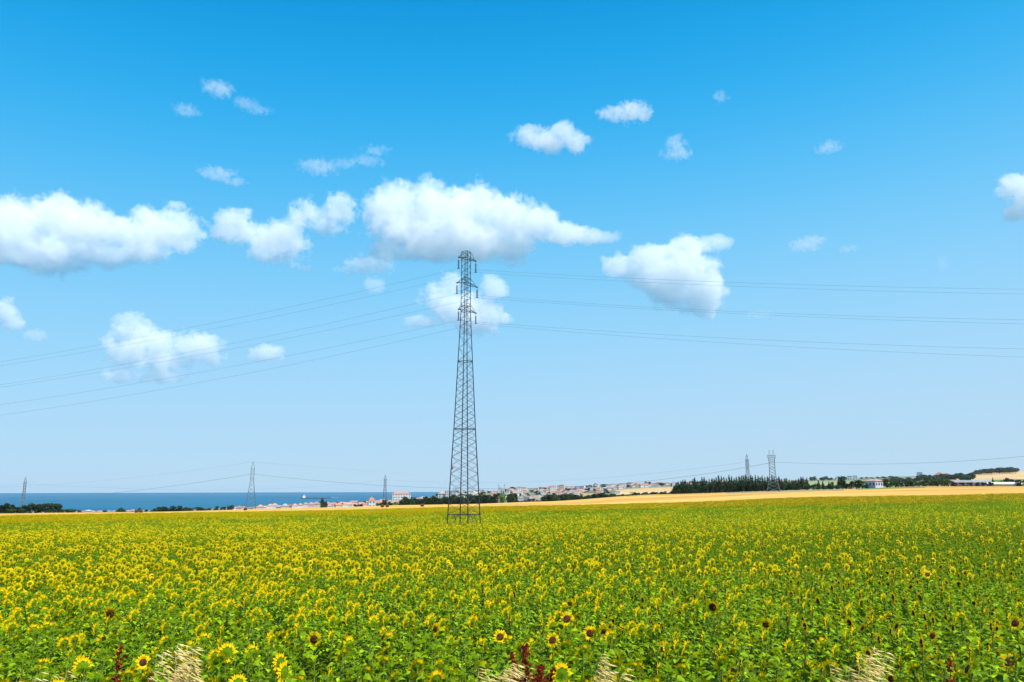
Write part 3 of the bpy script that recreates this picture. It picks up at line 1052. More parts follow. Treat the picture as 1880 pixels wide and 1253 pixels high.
_tc = {}
def tree(kind, leaf, px, ytop, r, name, label, group, wpx=None, seed=None, sink=0.0):
    rd = random.Random((seed if seed is not None else int(px * 13 + r)))
    key = (kind, leaf, rd.randrange(4))
    if key not in _tc:
        _tc[key] = tree_meshes(kind, 50 + key[2] * 7 + len(kind), leaf)
    p = spot(px, r)
    H = max(2.0, tall(px, ytop, r))
    nat = {'cone': .42, 'round': .80, 'poplar': .34, 'bushy': .92}[kind]
    W = wide(wpx, px, r) / nat if wpx else H * rd.uniform(.85, 1.15)
    t = thing(name, p, rd.uniform(0, 6.28), label, 'tree', group, (W, W, H))
    part('crown', _tc[key][0], t); part('trunk', _tc[key][1], t)
    return t


rt = random.Random(77)
# dark bushy trees at the left edge, before the sea
for px, yt, w_ in ((-14, 921, 30), (6, 925, 20), (17, 922, 18), (27, 925, 17), (38, 930, 16), (49, 926, 22), (60, 922, 24), (73, 923, 24), (87, 922, 24), (101, 922.5, 23), (110, 927, 16)):
    tree('bushy', 'conifer', px, yt, 448 + rt.uniform(-6, 6), 'dark_tree', 'dark bushy tree in the clump at the left edge above the stubble', 'dark trees at the left edge', w_ * 1.05)
for px, yt, w_ in ((118, 936, 14), (128, 936, 15), (137, 937, 13), (44, 934, 15), (22, 934, 16)):
    tree('bushy', 'broadleaf', px, yt, 440, 'shrub', 'low green shrub beside the dark left clump', 'low shrubs at the left edge', w_)
# dark broad trees along the stubble's edge, left of the first pylon
for px, yt, w_ in ((148, 936, 8), (195, 936, 8), (224, 930, 17), (258, 931, 9), (270, 935, 12), (284, 932, 13), (293, 930, 16), (305, 929.5, 18), (318, 928.5, 18), (331, 928, 18), (343, 931, 15), (352, 931.5, 12),
                   (366, 929, 16), (378, 933, 12), (385, 932, 10), (399, 929, 13), (412, 930, 12), (421, 927.5, 11), (426, 927, 9)):
    tree('round' if w_ > 12 else 'bushy', 'conifer' if px != 224 else 'broadleaf', px, yt, 560 + rt.uniform(-20, 20), 'broad_tree', 'dark rounded tree on the far edge of the stubble before the sea', 'rounded trees before the sea', w_)
tree('poplar', 'conifer', 592, 914.5, 800, 'dark_tree', 'dark upright tree beside the shore houses, right of the ship', None, 7)
tree('round', 'conifer', 598, 920, 800, 'dark_tree', 'small dark tree touching the upright one by the shore houses', None, 8)
tree('round', 'conifer', 706, 917, 640, 'dark_tree', 'round dark tree at the foot of the slender town pylon', None, 19)
tree('round', 'conifer', 716, 919, 650, 'dark_tree', 'dark tree just right of the slender pylon foot', None, 15)
tree('round', 'lime', 728, 921, 640, 'green_tree', 'light green tree right of the slender pylon', None, 13)
tree('poplar', 'lime', 922, 905.5, 640, 'green_tree', 'bright yellow-green tree among the dark ones right of the tall pylon', None, 13)
# the dark belt of trees in front of the town
px = 738.0
while px < 1245:
    base = np.interp(px, [738, 800, 860, 930, 1000, 1100, 1180, 1245], [914, 912, 908, 907, 908, 908, 907, 903.5])
    if not (912 < px < 932) and not (945 < px < 998 and rt.random() < .8):
        tree('poplar' if rt.random() < .55 else 'round', 'conifer' if rt.random() < .7 else 'broadleaf', px, base + rt.uniform(-3, 4), 620 + rt.uniform(-25, 25), 'belt_tree', 'dark tree in the long belt between stubble and town', 'dark belt of trees before the town', rt.uniform(11, 16))
    px += rt.uniform(3.2, 5.5)
for px in range(950, 996, 7):
    tree('bushy', 'red_leaf', px, 918 + rt.uniform(-1, 1), 600, 'reddish_shrub', 'reddish brown shrub in the row before the town', 'reddish shrubs right of the bright tree', 9)
# trees inside the town and on its hill
for i in range(260):
    px = rt.uniform(600, 1300); r = rt.uniform(950, 2300)
    if px < 800 and r > 1500: r = rt.uniform(950, 1500)
    if 1125 < px < 1240 and 1130 < r < 1520: continue
    p = spot(px, r)
    yb = 902.5 - (p.z - EYE) / r * F / math.cos(PITCH)
    tree(rt.choice(['round', 'round', 'poplar', 'bushy']), 'far_leaf', px, yb - rt.uniform(4.0, 7.5), r, 'town_tree', 'small blue-green tree among the houses of the hillside town', 'trees scattered through the town', rt.uniform(5, 12))
# conifer wood, getting taller to the right
px = 1237.0
while px < 1486:
    yt = np.interp(px, [1237, 1262, 1300, 1340, 1380, 1420, 1440, 1486], [888, 880, 875.5, 873, 872, 872.5, 877, 877]) + rt.uniform(-3.5, 4.5)
    tree('cone', 'conifer', px, yt, 462 + rt.uniform(-16, 16), 'conifer', 'dark pointed conifer in the long wood behind the stubble', 'conifers of the long wood', rt.uniform(9, 13))
    px += rt.uniform(3.2, 5.2)
px = 1239.0
while px < 1470:
    tree('bushy', 'conifer', px, 888 + rt.uniform(-3, 3) - (px - 1239) * .01, 446 + rt.uniform(-3, 8), 'conifer', 'low dark conifer filling the front of the long wood', 'low conifers at the front of the wood', rt.uniform(12, 17))
    px += rt.uniform(6, 9)
for px, yt, w_ in ((1503, 880, 8), (1511, 882, 7), (1540, 876, 9), (1546, 873, 15), (1551, 876, 10), (1522, 883, 7)):
    tree('cone', 'conifer', px, yt, 450, 'conifer', 'dark pointed conifer standing among the gardens right of the wood', 'conifers among the gardens', w_)
for px, yt, w_ in ((1440, 884, 10), (1458, 890, 15), (1466, 890, 14), (1480, 889, 15), (1493, 888, 16), (1502, 887, 13), (1512, 889, 15), (1524, 890, 14), (1536, 890, 17), (1553, 889, 16), (1562, 884, 15), (1572, 880, 20), (1583, 882, 14), (1590, 893, 10), (1528, 884, 9)):
    tree('bushy', 'broadleaf' if rt.random() < .75 else 'conifer', px, yt, 440 + rt.uniform(-8, 8), 'garden_tree', 'green leafy tree in the gardens between the wood and the pale house', 'garden trees right of the wood', w_)
for px, yt, w_ in ((1629, 877, 22), (1644, 882, 17), (1655, 884, 13), (1666, 883, 15), (1676, 881, 17), (1688, 884, 14), (1699, 880, 19), (1712, 880, 18), (1722, 879, 17), (1733, 878, 17), (1741, 881, 14)):
    tree('bushy', 'broadleaf', px, yt, 455 + rt.uniform(-6, 6), 'garden_tree', 'rounded green tree in the row right of the pale house', 'rounded trees right of the pale house', w_ * 1.2)
tree('bushy', 'conifer', 1591, 893.5, 425, 'shrub', 'single dark shrub in front of the pale house', None, 9)
for px, yt, w_ in ((1752, 884, 12), (1768, 886, 12), (1782, 886, 13), (1795, 885, 12), (1806, 885, 12), (1819, 884, 12), (1762, 885, 9), (1775, 882, 8), (1790, 884, 10), (1812, 883, 8), (1824, 876, 6), (1835, 884, 10), (1848, 876, 9), (1854, 877, 11), (1862, 879, 10), (1872, 880, 12), (1884, 880, 12), (1840, 881, 8), (1800, 883, 8)):
    tree('cone' if w_ < 9 else 'bushy', 'conifer', px, yt, (448 if w_ > 11 else 640) + rt.uniform(-4, 4), 'yard_tree', 'dark tree around the sheds at the right edge', 'trees by the right-hand sheds', w_)
# wooded hill crest at the right, and greenery on the slopes
for i in range(26):
    px = 1793 + i * 3.0
    tree('round', 'far_leaf', px, np.interp(px, [1793, 1810, 1868], [864, 859.5, 857]) + rt.uniform(-.8, 1.2), 1950 + rt.uniform(-20, 40), 'hilltop_tree', 'dark tree in the wood on the crest of the right hill', 'trees on the right-hand crest', rt.uniform(9, 13))
for i in range(80):
    px = rt.uniform(1630, 1790)
    tree('round', 'far_leaf', px, np.interp(px, [1640, 1700, 1750, 1800], [877, 871, 868, 867]) + rt.uniform(-1, 6), rt.uniform(1150, 1650), 'slope_tree', 'blue-green tree on the wooded slope below the right hill', 'trees on the right-hand slope', rt.uniform(11, 18))
for i in range(34):
    px = rt.uniform(1490, 1650)
    tree('round', 'far_leaf', px, 874 + rt.uniform(0, 4) - (10 if False else 0), rt.uniform(1950, 2200), 'ridge_tree', 'small dark tree on the far ridge behind the gardens', 'trees on the far ridge', rt.uniform(6, 11))

# ------------------------------------------------------------------ houses
def house(px, ytop, r, wpx, wall, roof, name, label, group, cat='house', kind='hip', rz=None, dratio=.8, win=True, roofh=.36):
    rd = random.Random(int(px * 31 + r * 7))
    p = spot(px, r)
    H = max(3.0, tall(px, ytop, r))
    W = wide(wpx, px, r)
    Dp = W * dratio
    base_az = -math.atan2(p.x, p.y)
    t = thing(name, p, base_az + (rd.uniform(-.5, .5) if rz is None else rz), label, cat, group)
    hw = H * (1 - roofh) if kind != 'flat' else H - .3
    m = MB(); m.box((0, 0, hw / 2 - .5), (W, Dp, hw + 1)); m.build('wall', M['wall_' + wall], t)
    m = MB(); o_ = .35
    x, y = W / 2 + o_, Dp / 2 + o_
    if kind == 'hip':
        q = max(0, x - y) + .2
        m.add([(-x, -y, hw), (x, -y, hw), (x, y, hw), (-x, y, hw), (-q, 0, H), (q, 0, H)], [(0, 1, 5, 4), (1, 2, 5), (2, 3, 4, 5), (3, 0, 4), (0, 3, 2, 1)])
    elif kind == 'gable':
        m.add([(-x, -y, hw), (x, -y, hw), (x, y, hw), (-x, y, hw), (-x, 0, H), (x, 0, H)], [(0, 1, 5, 4), (1, 2, 5), (2, 3, 4, 5), (3, 0, 4), (0, 3, 2, 1)])
    else:
        m.box((0, 0, hw + .15), (W + .2, Dp + .2, .3))
    m.build('roof', M['roof_' + roof], t)
    if win:
        nx = max(2, min(8, int(W / 3.6))); nz = max(1, min(6, int(hw / 2.9)))
        for s in (-1,):
            for i in range(nx):
                for j in range(nz):
                    m = MB()
                    m.box((-W / 2 + W * (i + .5) / nx, -Dp / 2 - .02, hw * (j + .55) / nz), (W / nx * .42, .12, hw / nz * .42))
                    m.build('window', M['glass'], t)
    return t


WALLS = ['white'] * 5 + ['cream'] * 4 + ['pink', 'grey', 'yellow']
n_h = 0
ZONE = [(600, 700, 'shore quarter left of the slender pylon'), (700, 830, 'quarter between the slender and the tall pylon'), (830, 900, 'quarter behind the tall pylon'),
        (900, 1000, 'hillside below the minarets'), (1000, 1130, 'middle of the hillside town'), (1130, 1240, 'upper end of the town beside the gold field'), (1240, 1440, 'ridge above the conifer wood')]
RW = {'red': 'red-roofed', 'pink': 'pale red-roofed', 'grey': 'grey-roofed'}
for (xa, xb, rlo, rhi, n) in ((600, 700, 900, 1480, 38), (700, 830, 950, 1750, 50), (830, 920, 1150, 2250, 46), (920, 1040, 1150, 2250, 68), (1040, 1140, 1200, 2200, 58), (1140, 1235, 1550, 2200, 24), (1235, 1440, 1950, 2250, 16)):
    for i in range(n):
        px = rt.uniform(xa, xb)
        r = rlo + (rhi - rlo) * (i + rt.random()) / n
        p = spot(px, r)
        if p.z < 1.0: continue
        yb = 902.5 - (p.z - EYE) / r * F / math.cos(PITCH)
        wall = rt.choice(WALLS); roof = rt.choice(['red', 'red', 'pink', 'pink', 'grey'])
        hp = rt.uniform(4.6, 7.6) * (1300 / r) ** .5
        zn_ = next(z for a, b, z in ZONE if a <= px <= b)
        house(px, yb - hp, r, rt.uniform(7.5, 13.5) * (1300 / r) ** .4, wall, roof, 'town_house',
              '%s %s house in the %s' % (RW[roof], wall, zn_), 'houses of the hillside town', kind=rt.choice(['hip', 'hip', 'gable', 'flat'] if r > 1200 else ['hip', 'gable']), win=False)
        n_h += 1
for px, yt, w_ in ((156, 938, 9), (165, 936, 13), (172, 938.5, 9), (186, 938, 11), (201, 937.5, 10), (214, 938.5, 9), (238, 938.5, 9), (246, 935.5, 10), (253, 937.5, 10), (262, 936.5, 9), (272, 937.5, 8)):
    house(px, yt, 900, w_, rt.choice(['white', 'pink', 'cream']), rt.choice(['pink', 'grey', 'red']), 'shore_house', 'small low house by the sea between the left clump and the rounded trees', 'shore houses at the left', win=False)
for px, yt, w_ in ((434, 931, 9), (441, 929, 9), (449, 930, 8), (470, 930, 9), (479, 927, 11), (487, 929, 8), (497, 925.5, 11), (505, 924.5, 12), (514, 928, 10), (524, 925, 11), (533, 926, 9), (542, 925, 10), (552, 924, 9), (562, 922.5, 10), (572, 922, 10), (581, 921, 9), (590, 922, 8)):
    house(px, yt, 950 + rt.uniform(-40, 120), w_, rt.choice(['white', 'pink', 'cream', 'pink']), rt.choice(['pink', 'grey', 'red']), 'shore_house', 'low pastel house on the shore below the ship', 'shore houses between the left pylons', win=False)
# buildings one can tell apart
house(736, 902.5, 1150, 32, 'white', 'pink', 'apartment_block', 'largest apartment block with a faded red roof rising over the shoreline', None, 'building', dratio=.45, rz=.1, roofh=.16)
house(812, 903, 1100, 14, 'white', 'pink', 'apartment_block', 'white apartment block just left of the tall pylon', None, 'building', rz=-.3, roofh=.15)
house(822, 901.5, 1090, 10, 'grey', 'grey', 'apartment_block', 'grey flat-roofed tower block touching the tall pylon on its left', None, 'building', kind='flat', rz=.2)
house(832, 902.5, 1095, 10, 'grey', 'grey', 'apartment_block', 'second grey tower block, seen through the legs of the tall pylon', None, 'building', kind='flat', rz=-.1)
house(682, 913, 940, 12, 'white', 'red', 'town_house', 'bright white house with an orange roof left of the slender pylon', None, rz=.2)
house(767, 920, 700, 34, 'yellow', 'grey', 'long_shed', 'long low yellow shed before the dark belt, right of the light green tree', None, 'shed', kind='flat', dratio=.25, rz=0, win=False)
house(1014, 890.5, 1750, 11, 'white', 'pink', 'apartment_block', 'cream block on the skyline right of the minarets', None, 'building', rz=.2, roofh=.15)
house(1031, 889, 1780, 9, 'cream', 'pink', 'apartment_block', 'narrow cream block on the skyline in the middle of the town', None, 'building', rz=-.2, roofh=.15)
house(953, 893, 1700, 10, 'white', 'red', 'apartment_block', 'white block with a red roof near the right minaret', None, 'building', rz=.1, roofh=.15)
house(1237, 885, 1500, 6, 'white', 'grey', 'white_house', 'small plain white house above the left end of the conifer wood', None, kind='flat', rz=0, win=False)
house(1161, 903.5, 1000, 11, 'yellow', 'grey', 'long_shed', 'small yellow shed below the gold field patch', None, 'shed', kind='flat', rz=0, win=False)
house(1080, 905, 980, 28, 'yellow', 'pink', 'long_shed', 'long yellowish building in front of the town, above the dark belt', None, 'shed', kind='flat', dratio=.3, rz=0, win=False)
# pale farmhouse
fh = thing('farmhouse', spot(1605, 446), -math.atan2(spot(1605, 446).x, spot(1605, 446).y) + R(-38), 'pale farmhouse with the lavender of its shaded side painted on all walls under a low pink roof', 'house')
Wf, Df, Hf = wide(21, 1605, 446), wide(20, 1605, 446), tall(1605, 883.5, 446)
m = MB(); m.box((0, 0, Hf / 2 - .5), (Wf, Df, Hf + 1)); m.build('wall', M['wall_lavender'], fh)  # lavender is the shaded side's tint, put into the colour of every wall
m = MB(); x_, y_ = Wf / 2 + .4, Df / 2 + .4
zt_ = tall(1605, 880, 446)
m.add([(-x_, -y_, Hf), (x_, -y_, Hf), (x_, y_, Hf), (-x_, y_, Hf), (-1.5, 0, zt_), (1.5, 0, zt_)], [(0, 1, 5, 4), (1, 2, 5), (2, 3, 4, 5), (3, 0, 4), (0, 3, 2, 1)])
m.build('roof', M['roof_pink'], fh)
for i in range(3):
    m = MB(); m.box((-Wf / 2 + Wf * (i + .5) / 3, -Df / 2 - .03, Hf * .55), (.9, .12, 1.2)); m.build('window', M['glass'], fh)
    m = MB(); m.box((Wf / 2 + .03, -Df / 2 + Df * (i + .5) / 3, Hf * .55), (.12, .9, 1.2)); m.build('window', M['glass'], fh)
# greenhouses and sheds at the right edge
for px, yt, w_, nm, lab in ((1838, 885.5, 42, 'greenhouse', 'long low greenhouse with whitish roof at the right, its left half'), (1876, 885.5, 34, 'greenhouse', 'rightmost long whitish greenhouse, cut by the right edge')):
    p = spot(px, 455); H = tall(px, yt, 455); W = wide(w_, px, 455)
    t = thing(nm, p, -math.atan2(p.x, p.y), lab, 'greenhouse')
    m = MB(); m.box((0, 0, H * .25), (W, 7, H * .5)); m.build('wall', M['wall_white' if px > 1860 else 'wall_grey'], t)
    m = MB(); vs_ = []
    for s in (-1, 1):
        for k in range(9):
            a = math.pi * k / 8
            vs_.append((s * (W / 2 + .1), -3.8 * math.cos(a), H * .5 + H * .5 * math.sin(a)))
    m.add(vs_, [(k, k + 9, k + 10, k + 1) for k in range(8)] + [tuple(range(9)), tuple(range(9, 18))[::-1], (0, 8, 17, 9)])
    m.build('roof', M['plastic'], t)
for px, yt, w_, wl, rf, lab in ((1758, 886.5, 20, 'pink', 'grey', 'low pinkish farm shed behind the end of the rounded trees'), (1780, 884, 16, 'grey', 'grey', 'dark farm shed with a grey roof near the right sheds'),
                               (1798, 886, 20, 'lavender', 'grey', 'low lavender shed left of the greenhouses'), (1813, 887, 12, 'white', 'grey', 'small white shed touching the greenhouses')):
    house(px, yt, 460, w_, wl, rf, 'farm_shed', lab, None, 'shed', kind='gable', dratio=.5, rz=0, win=False)
house(1690.5, 867.5, 1500, 9, 'grey', 'grey', 'square_tower', 'dark square block standing alone on the skyline at the right', None, 'building', kind='flat', rz=0, win=False)
house(1727, 867, 1550, 11, 'white', 'red', 'villa', 'white villa with a red roof on the right skyline', None, rz=.2)
house(1740, 868.5, 1560, 8, 'pink', 'red', 'villa', 'pinkish villa beside the white one on the right skyline', None, rz=-.2)
house(1561, 874, 1800, 8, 'white', 'grey', 'ridge_house', 'white boxy house on the ridge, left one of a pair', None, kind='flat', rz=0)
house(1571, 873.5, 1800, 8, 'white', 'grey', 'ridge_house', 'white boxy house on the ridge, right one of a pair', None, kind='flat', rz=0)
house(1538, 876.5, 1750, 4, 'white', 'grey', 'ridge_house', 'tiny white house on the ridge above the conifers', None, kind='flat', rz=0, win=False)

# mosque with its two minarets
p = spot(918, 1700); zr = lambda y: tall(918, y, 1700)
ms = thing('mosque', p, 0, 'grey domed mosque on the town skyline between two minarets', 'mosque')
m = MB(); m.box((0, 0, zr(898) / 2), (11, 10, zr(898))); m.build('prayer_hall', M['wall_grey'], ms)
m = MB(); rr = 5.2; hh = zr(893.5) - zr(898)
m.lathe((0, 0, zr(898)), [(rr, 0), (rr * .96, hh * .35), (rr * .8, hh * .65), (rr * .5, hh * .88), (rr * .12, hh), (.1, hh * 1.1)], 14); m.build('dome', M['lead'], ms)
for px in (914.5, 925.5):
    q = spot(px, 1690)
    t = thing('minaret', q, 0, 'thin grey minaret %s the mosque dome' % ('just left of' if px < 918 else 'standing right of'), 'minaret')
    H = tall(px, 888.5, 1690)
    m = MB(); m.lathe((0, 0, 0), [(1.1, 0), (.95, H * .55), (1.5, H * .57), (1.5, H * .60), (.85, H * .62), (.75, H * .82)], 10); m.build('shaft', M['wall_grey'], t)
    m = MB(); m.lathe((0, 0, H * .82), [(1.2, 0), (.6, H * .09), (.08, H * .18)], 10); m.build('spire', M['lead'], t)

# ------------------------------------------------------------------ bales and dark specks in the stubble
for px, y, r, lab in ((451.5, 939, 345, 'dark bale on the stubble below the left pylon'), (253, 941.5, 345, 'left dark bale of the pair on the left stubble'), (261, 940, 350, 'right dark bale of the pair on the left stubble'),
                 (702, 931.5, 330, 'left dark bale before the round dark tree'), (711, 932, 330, 'right dark bale before the round dark tree'), (775, 931.8, 325, 'dark bale on the stubble below the yellow shed')):
    t = thing('straw_bale', spot(px, r), .3, lab, 'bale', 'dark bales on the stubble', .8)
    m = MB()
    prof = [(0.0, -.8), (.62, -.8), (.68, -.7), (.68, .7), (.62, .8), (0.0, .8)]
    m.lathe((0, 0, 0), [(max(.01, a), b) for a, b in prof], 16)
    o = part('straw_roll', m.mesh('straw_roll', M['old_straw']), t); o.rotation_euler = (0, math.pi / 2, 0); o.location.z = .66

# ------------------------------------------------------------------ ships
def ship(px, y, r, L, label, big=True):
    d = ray(px, y)
    x, yy = d.x * r, d.y * r
    t = thing('tanker' if big else 'boat', (x, yy, 0), -math.atan2(x, yy) + .06, label, 'ship')
    W = L * .15; Hh = L * .028
    m = MB()
    n = [(-.5, .35), (-.47, .9), (-.3, 1), (.36, 1), (.46, .55), (.5, .05)]
    vs_ = []
    for z, k in ((-1.0, .86), (Hh, 1.0)):
        for x_, w_ in n: vs_.append((x_ * L, -w_ * W / 2 * k, z + (Hh * .25 if x_ > .45 and z > 0 else 0)))
        for x_, w_ in n[::-1]: vs_.append((x_ * L, w_ * W / 2 * k, z + (Hh * .25 if x_ > .45 and z > 0 else 0)))
    q = len(n) * 2
    m.add(vs_, [(i, (i + 1) % q, q + (i + 1) % q, q + i) for i in range(q)] + [tuple(range(q))[::-1]])
    h = m.build('hull', M['hull'] if big else M['white'], t)
    m = MB(); m.box((-.02 * L, 0, Hh + .2), (L * .86, W * .8, .6)); m.build('deck', M['deck_red'] if big else M['wall_grey'], t)
    m = MB(); Hs = L * (.085 if big else .16)
    m.box((-.38 * L, 0, Hh + Hs * .4), (L * .09, W * .9, Hs * .8)); m.box((-.38 * L, 0, Hh + Hs * .9), (L * .07, W * .7, Hs * .2)); m.box((-.36 * L, 0, Hh + Hs * 1.05), (L * .04, W * 1.02, Hs * .12))
    m.build('deckhouse', M['white'], t)
    m = MB(); m.lathe((-.43 * L, 0, Hh + Hs * .8), [(L * .012, 0), (L * .011, Hs * .55)], 8); m.build('funnel', M['hull'], t)
    m = MB(); m.tube([(-.37 * L, 0, Hh + Hs), (-.37 * L, 0, Hh + Hs * 1.75)], L * .0022, 4); m.tube([(.3 * L, 0, Hh), (.3 * L, 0, Hh + Hs * .6)], L * .002, 4); m.build('mast', M['white'], t)
    return t


ship(579, 915.5, 4300, 150, 'dark tanker with a white deckhouse at its stern, on the sea left of centre')
ship(613, 911.5, 5200, 26, 'small white boat on the sea right of the tanker', False)
ship(620, 912.5, 4800, 16, 'tiny pale boat just right of the small white one', False)
ship(393, 904.8, 20000, 150, 'faint ship on the horizon left of the first pylon')

# ------------------------------------------------------------------ dry grass and docks on the verge
def oat_grass(px, ytop, r, n, lean, label, spread=.12):
    p = spot(px, r)
    H = tall(px, ytop, r)
    rd = random.Random(int(px))
    t = thing('dry_grass', p, 0, label, 'dry grass', 'dry grasses on the near verge')
    st, sp = MB(), MB()
    for i in range(n):
        bx, by = rd.uniform(-.05, .05), rd.uniform(-.05, .05)
        h = H * rd.uniform(.84, 1.0)
        lx = lean * rd.uniform(.6, 1.3) + rd.uniform(-spread, spread); ly = rd.uniform(-.08, .08)
        P = [Vector((bx + lx * q * q, by + ly * q * q, h * q * (1 - .04 * q))) for q in (0, .25, .5, .7, .85, 1.0)]
        st.tube(P, [.0028, .0026, .0022, .0018, .0014, .0008], 3, caps=False)
        for q in range(46):                        # drooping spikelets over the upper part
            u = .45 + .55 * q / 46
            k = min(4, int(u * 5)); tt = [0, .25, .5, .7, .85, 1.0]
            j = max(i_ for i_ in range(5) if tt[i_] <= u)
            c = P[j].lerp(P[j + 1], (u - tt[j]) / (tt[j + 1] - tt[j]))
            br_l = .07 * (1.15 - u) * 2 * rd.uniform(.4, 1)
            a = rd.uniform(0, 6.28)
            e = c + Vector((math.cos(a) * br_l + lean * .08, math.sin(a) * br_l, rd.uniform(.0, .03)))
            st.tube([c, e], .0007, 3, caps=False)
            dr = Vector((.9 + rd.uniform(-.3, .5), rd.uniform(-.3, .3), -rd.uniform(.1, .6))).normalized()
            L = rd.uniform(.04, .065); w_ = .0042
            s1 = dr.cross(Vector((.3, .9, .2))).normalized(); s2 = dr.cross(s1)
            m_ = e + dr * L * .4
            sp.add([e, m_ + s1 * w_, m_ + s2 * w_, m_ - s1 * w_, m_ - s2 * w_, e + dr * L], [(0, 1, 2), (0, 2, 3), (0, 3, 4), (0, 4, 1), (5, 2, 1), (5, 3, 2), (5, 4, 3), (5, 1, 4)])
    for i in range(n * 2):                         # leaf blades
        a = rd.uniform(0, 6.28); h = H * rd.uniform(.3, .6)
        o2 = Vector((math.cos(a), math.sin(a), 0)); e = Vector((-o2.y, o2.x, 0)) * .004
        st.add([e, -e, o2 * .06 + Vector((0, 0, h)) - e, o2 * .06 + Vector((0, 0, h)) + e, o2 * .22 + Vector((0, 0, h * .9))], [(0, 1, 2, 3), (3, 2, 4)])
    st.build('stems', M['straw'], t); sp.build('seed_heads', M['straw'], t)


def dock(px, ytop, r, n, label):
    p = spot(px, r); H = tall(px, ytop, r)
    rd = random.Random(int(px) + 3)
    t = thing('dock_plant', p, 0, label, 'dock plant')
    st, sp, lf = MB(), MB(), MB()
    for i in range(n):
        a = rd.uniform(0, 6.28); d = .0 if i == 0 else rd.uniform(.05, .20)
        h = H if i == 0 else H * rd.uniform(.70, .93)
        T = Vector((math.cos(a) * d, math.sin(a) * d, h))
        B0 = Vector((0, 0, h * .35)) if i else Vector((0, 0, 0))
        st.tube([B0, B0.lerp(T, .5) + Vector((math.cos(a) * .02, math.sin(a) * .02, 0)), T], [.006, .004, .002], 4)
        for q in range(int(420 * (1 if i == 0 else .55))):
            u = rd.uniform(.35, 1.0)
            c = B0.lerp(T, u)
            w_ = .042 * (1.08 - u) ** .6 + .006
            c = c + Vector((rd.gauss(0, w_ * .6), rd.gauss(0, w_ * .6), rd.gauss(0, .01)))
            s = rd.uniform(.007, .013)
            v1 = Vector((rd.gauss(0, 1), rd.gauss(0, 1), rd.gauss(0, 1))).normalized(); v2 = v1.cross(Vector((.2, .5, .8))).normalized()
            sp.add([c + v1 * s, c + v2 * s, c - v1 * s, c - v2 * s], [(0, 1, 2, 3)])
    for i in range(8):
        add_leaf(lf, (0, 0, H * .1), i * 2.4, rd.uniform(.15, .28), .9, 1.2, 0, rd)
    st.build('stem', M['dock'], t); sp.build('seed_clusters', M['dock'], t); lf.build('leaves', M['leaf'], t)


for px, yt, r, n, ln, lab in ((28, 1216, 5.1, 6, .14, 'dry oat grass in the bottom left corner'), (62, 1222, 5.2, 5, .2, 'thin dry grass right of the corner tuft at bottom left'),
                          (318, 1172, 5.0, 8, .05, 'tall dry oat grass at the bottom left, the tallest tuft there'), (352, 1160, 5.1, 7, .02, 'dry oat grass with upright plumes beside the tallest left tuft'), (415, 1218, 5.2, 4, .1, 'sparse dry grass right of the tall left tufts'),
                          (594, 1214, 5.0, 5, .08, 'dry grass tuft at the bottom between the left tufts and the red dock'), (872, 1208, 5.0, 8, .17, 'dense dry oat grass just left of the dark red dock'), (905, 1196, 5.1, 6, .1, 'dry oat plume touching the dark red dock on its left'),
                          (1048, 1190, 5.1, 5, .22, 'single leaning dry plume right of the dark red dock'), (1200, 1218, 5.1, 5, .2, 'low dry grass between the leaning plume and the right tufts'),
                          (1522, 1182, 5.0, 8, .06, 'dense dry oat grass at the bottom right'), (1555, 1160, 5.2, 5, .14, 'taller dry plume rising from the bottom right grass'), (1080, 1236, 4.9, 3, .1, 'short dry stalks at the foot of the leaning plume')):
    oat_grass(px, yt, r, n, ln, lab)
dock(962, 1184, 5.1, 11, 'dark red dock plant in seed at the bottom centre')
dock(243, 1188, 5.2, 4, 'thin reddish dock plant at the bottom left')
dock(1712, 1208, 5.5, 2, 'faint reddish dock stalk at the bottom right')
print('HOUSES', n_h)

# ------------------------------------------------------------------ clouds
cm = bpy.data.materials.new('cloud_vapour')
cm.use_nodes = True
cm.node_tree.nodes.clear()
pv = cm.node_tree.nodes.new('ShaderNodeVolumePrincipled')
pv.inputs['Color'].default_value = (1, 1, 1, 1)
pv.inputs['Density'].default_value = 1.0
pv.inputs['Anisotropy'].default_value = 0.0
_mo = cm.node_tree.nodes.new('ShaderNodeOutputMaterial')
cm.node_tree.links.new(pv.outputs[0], _mo.inputs['Volume'])


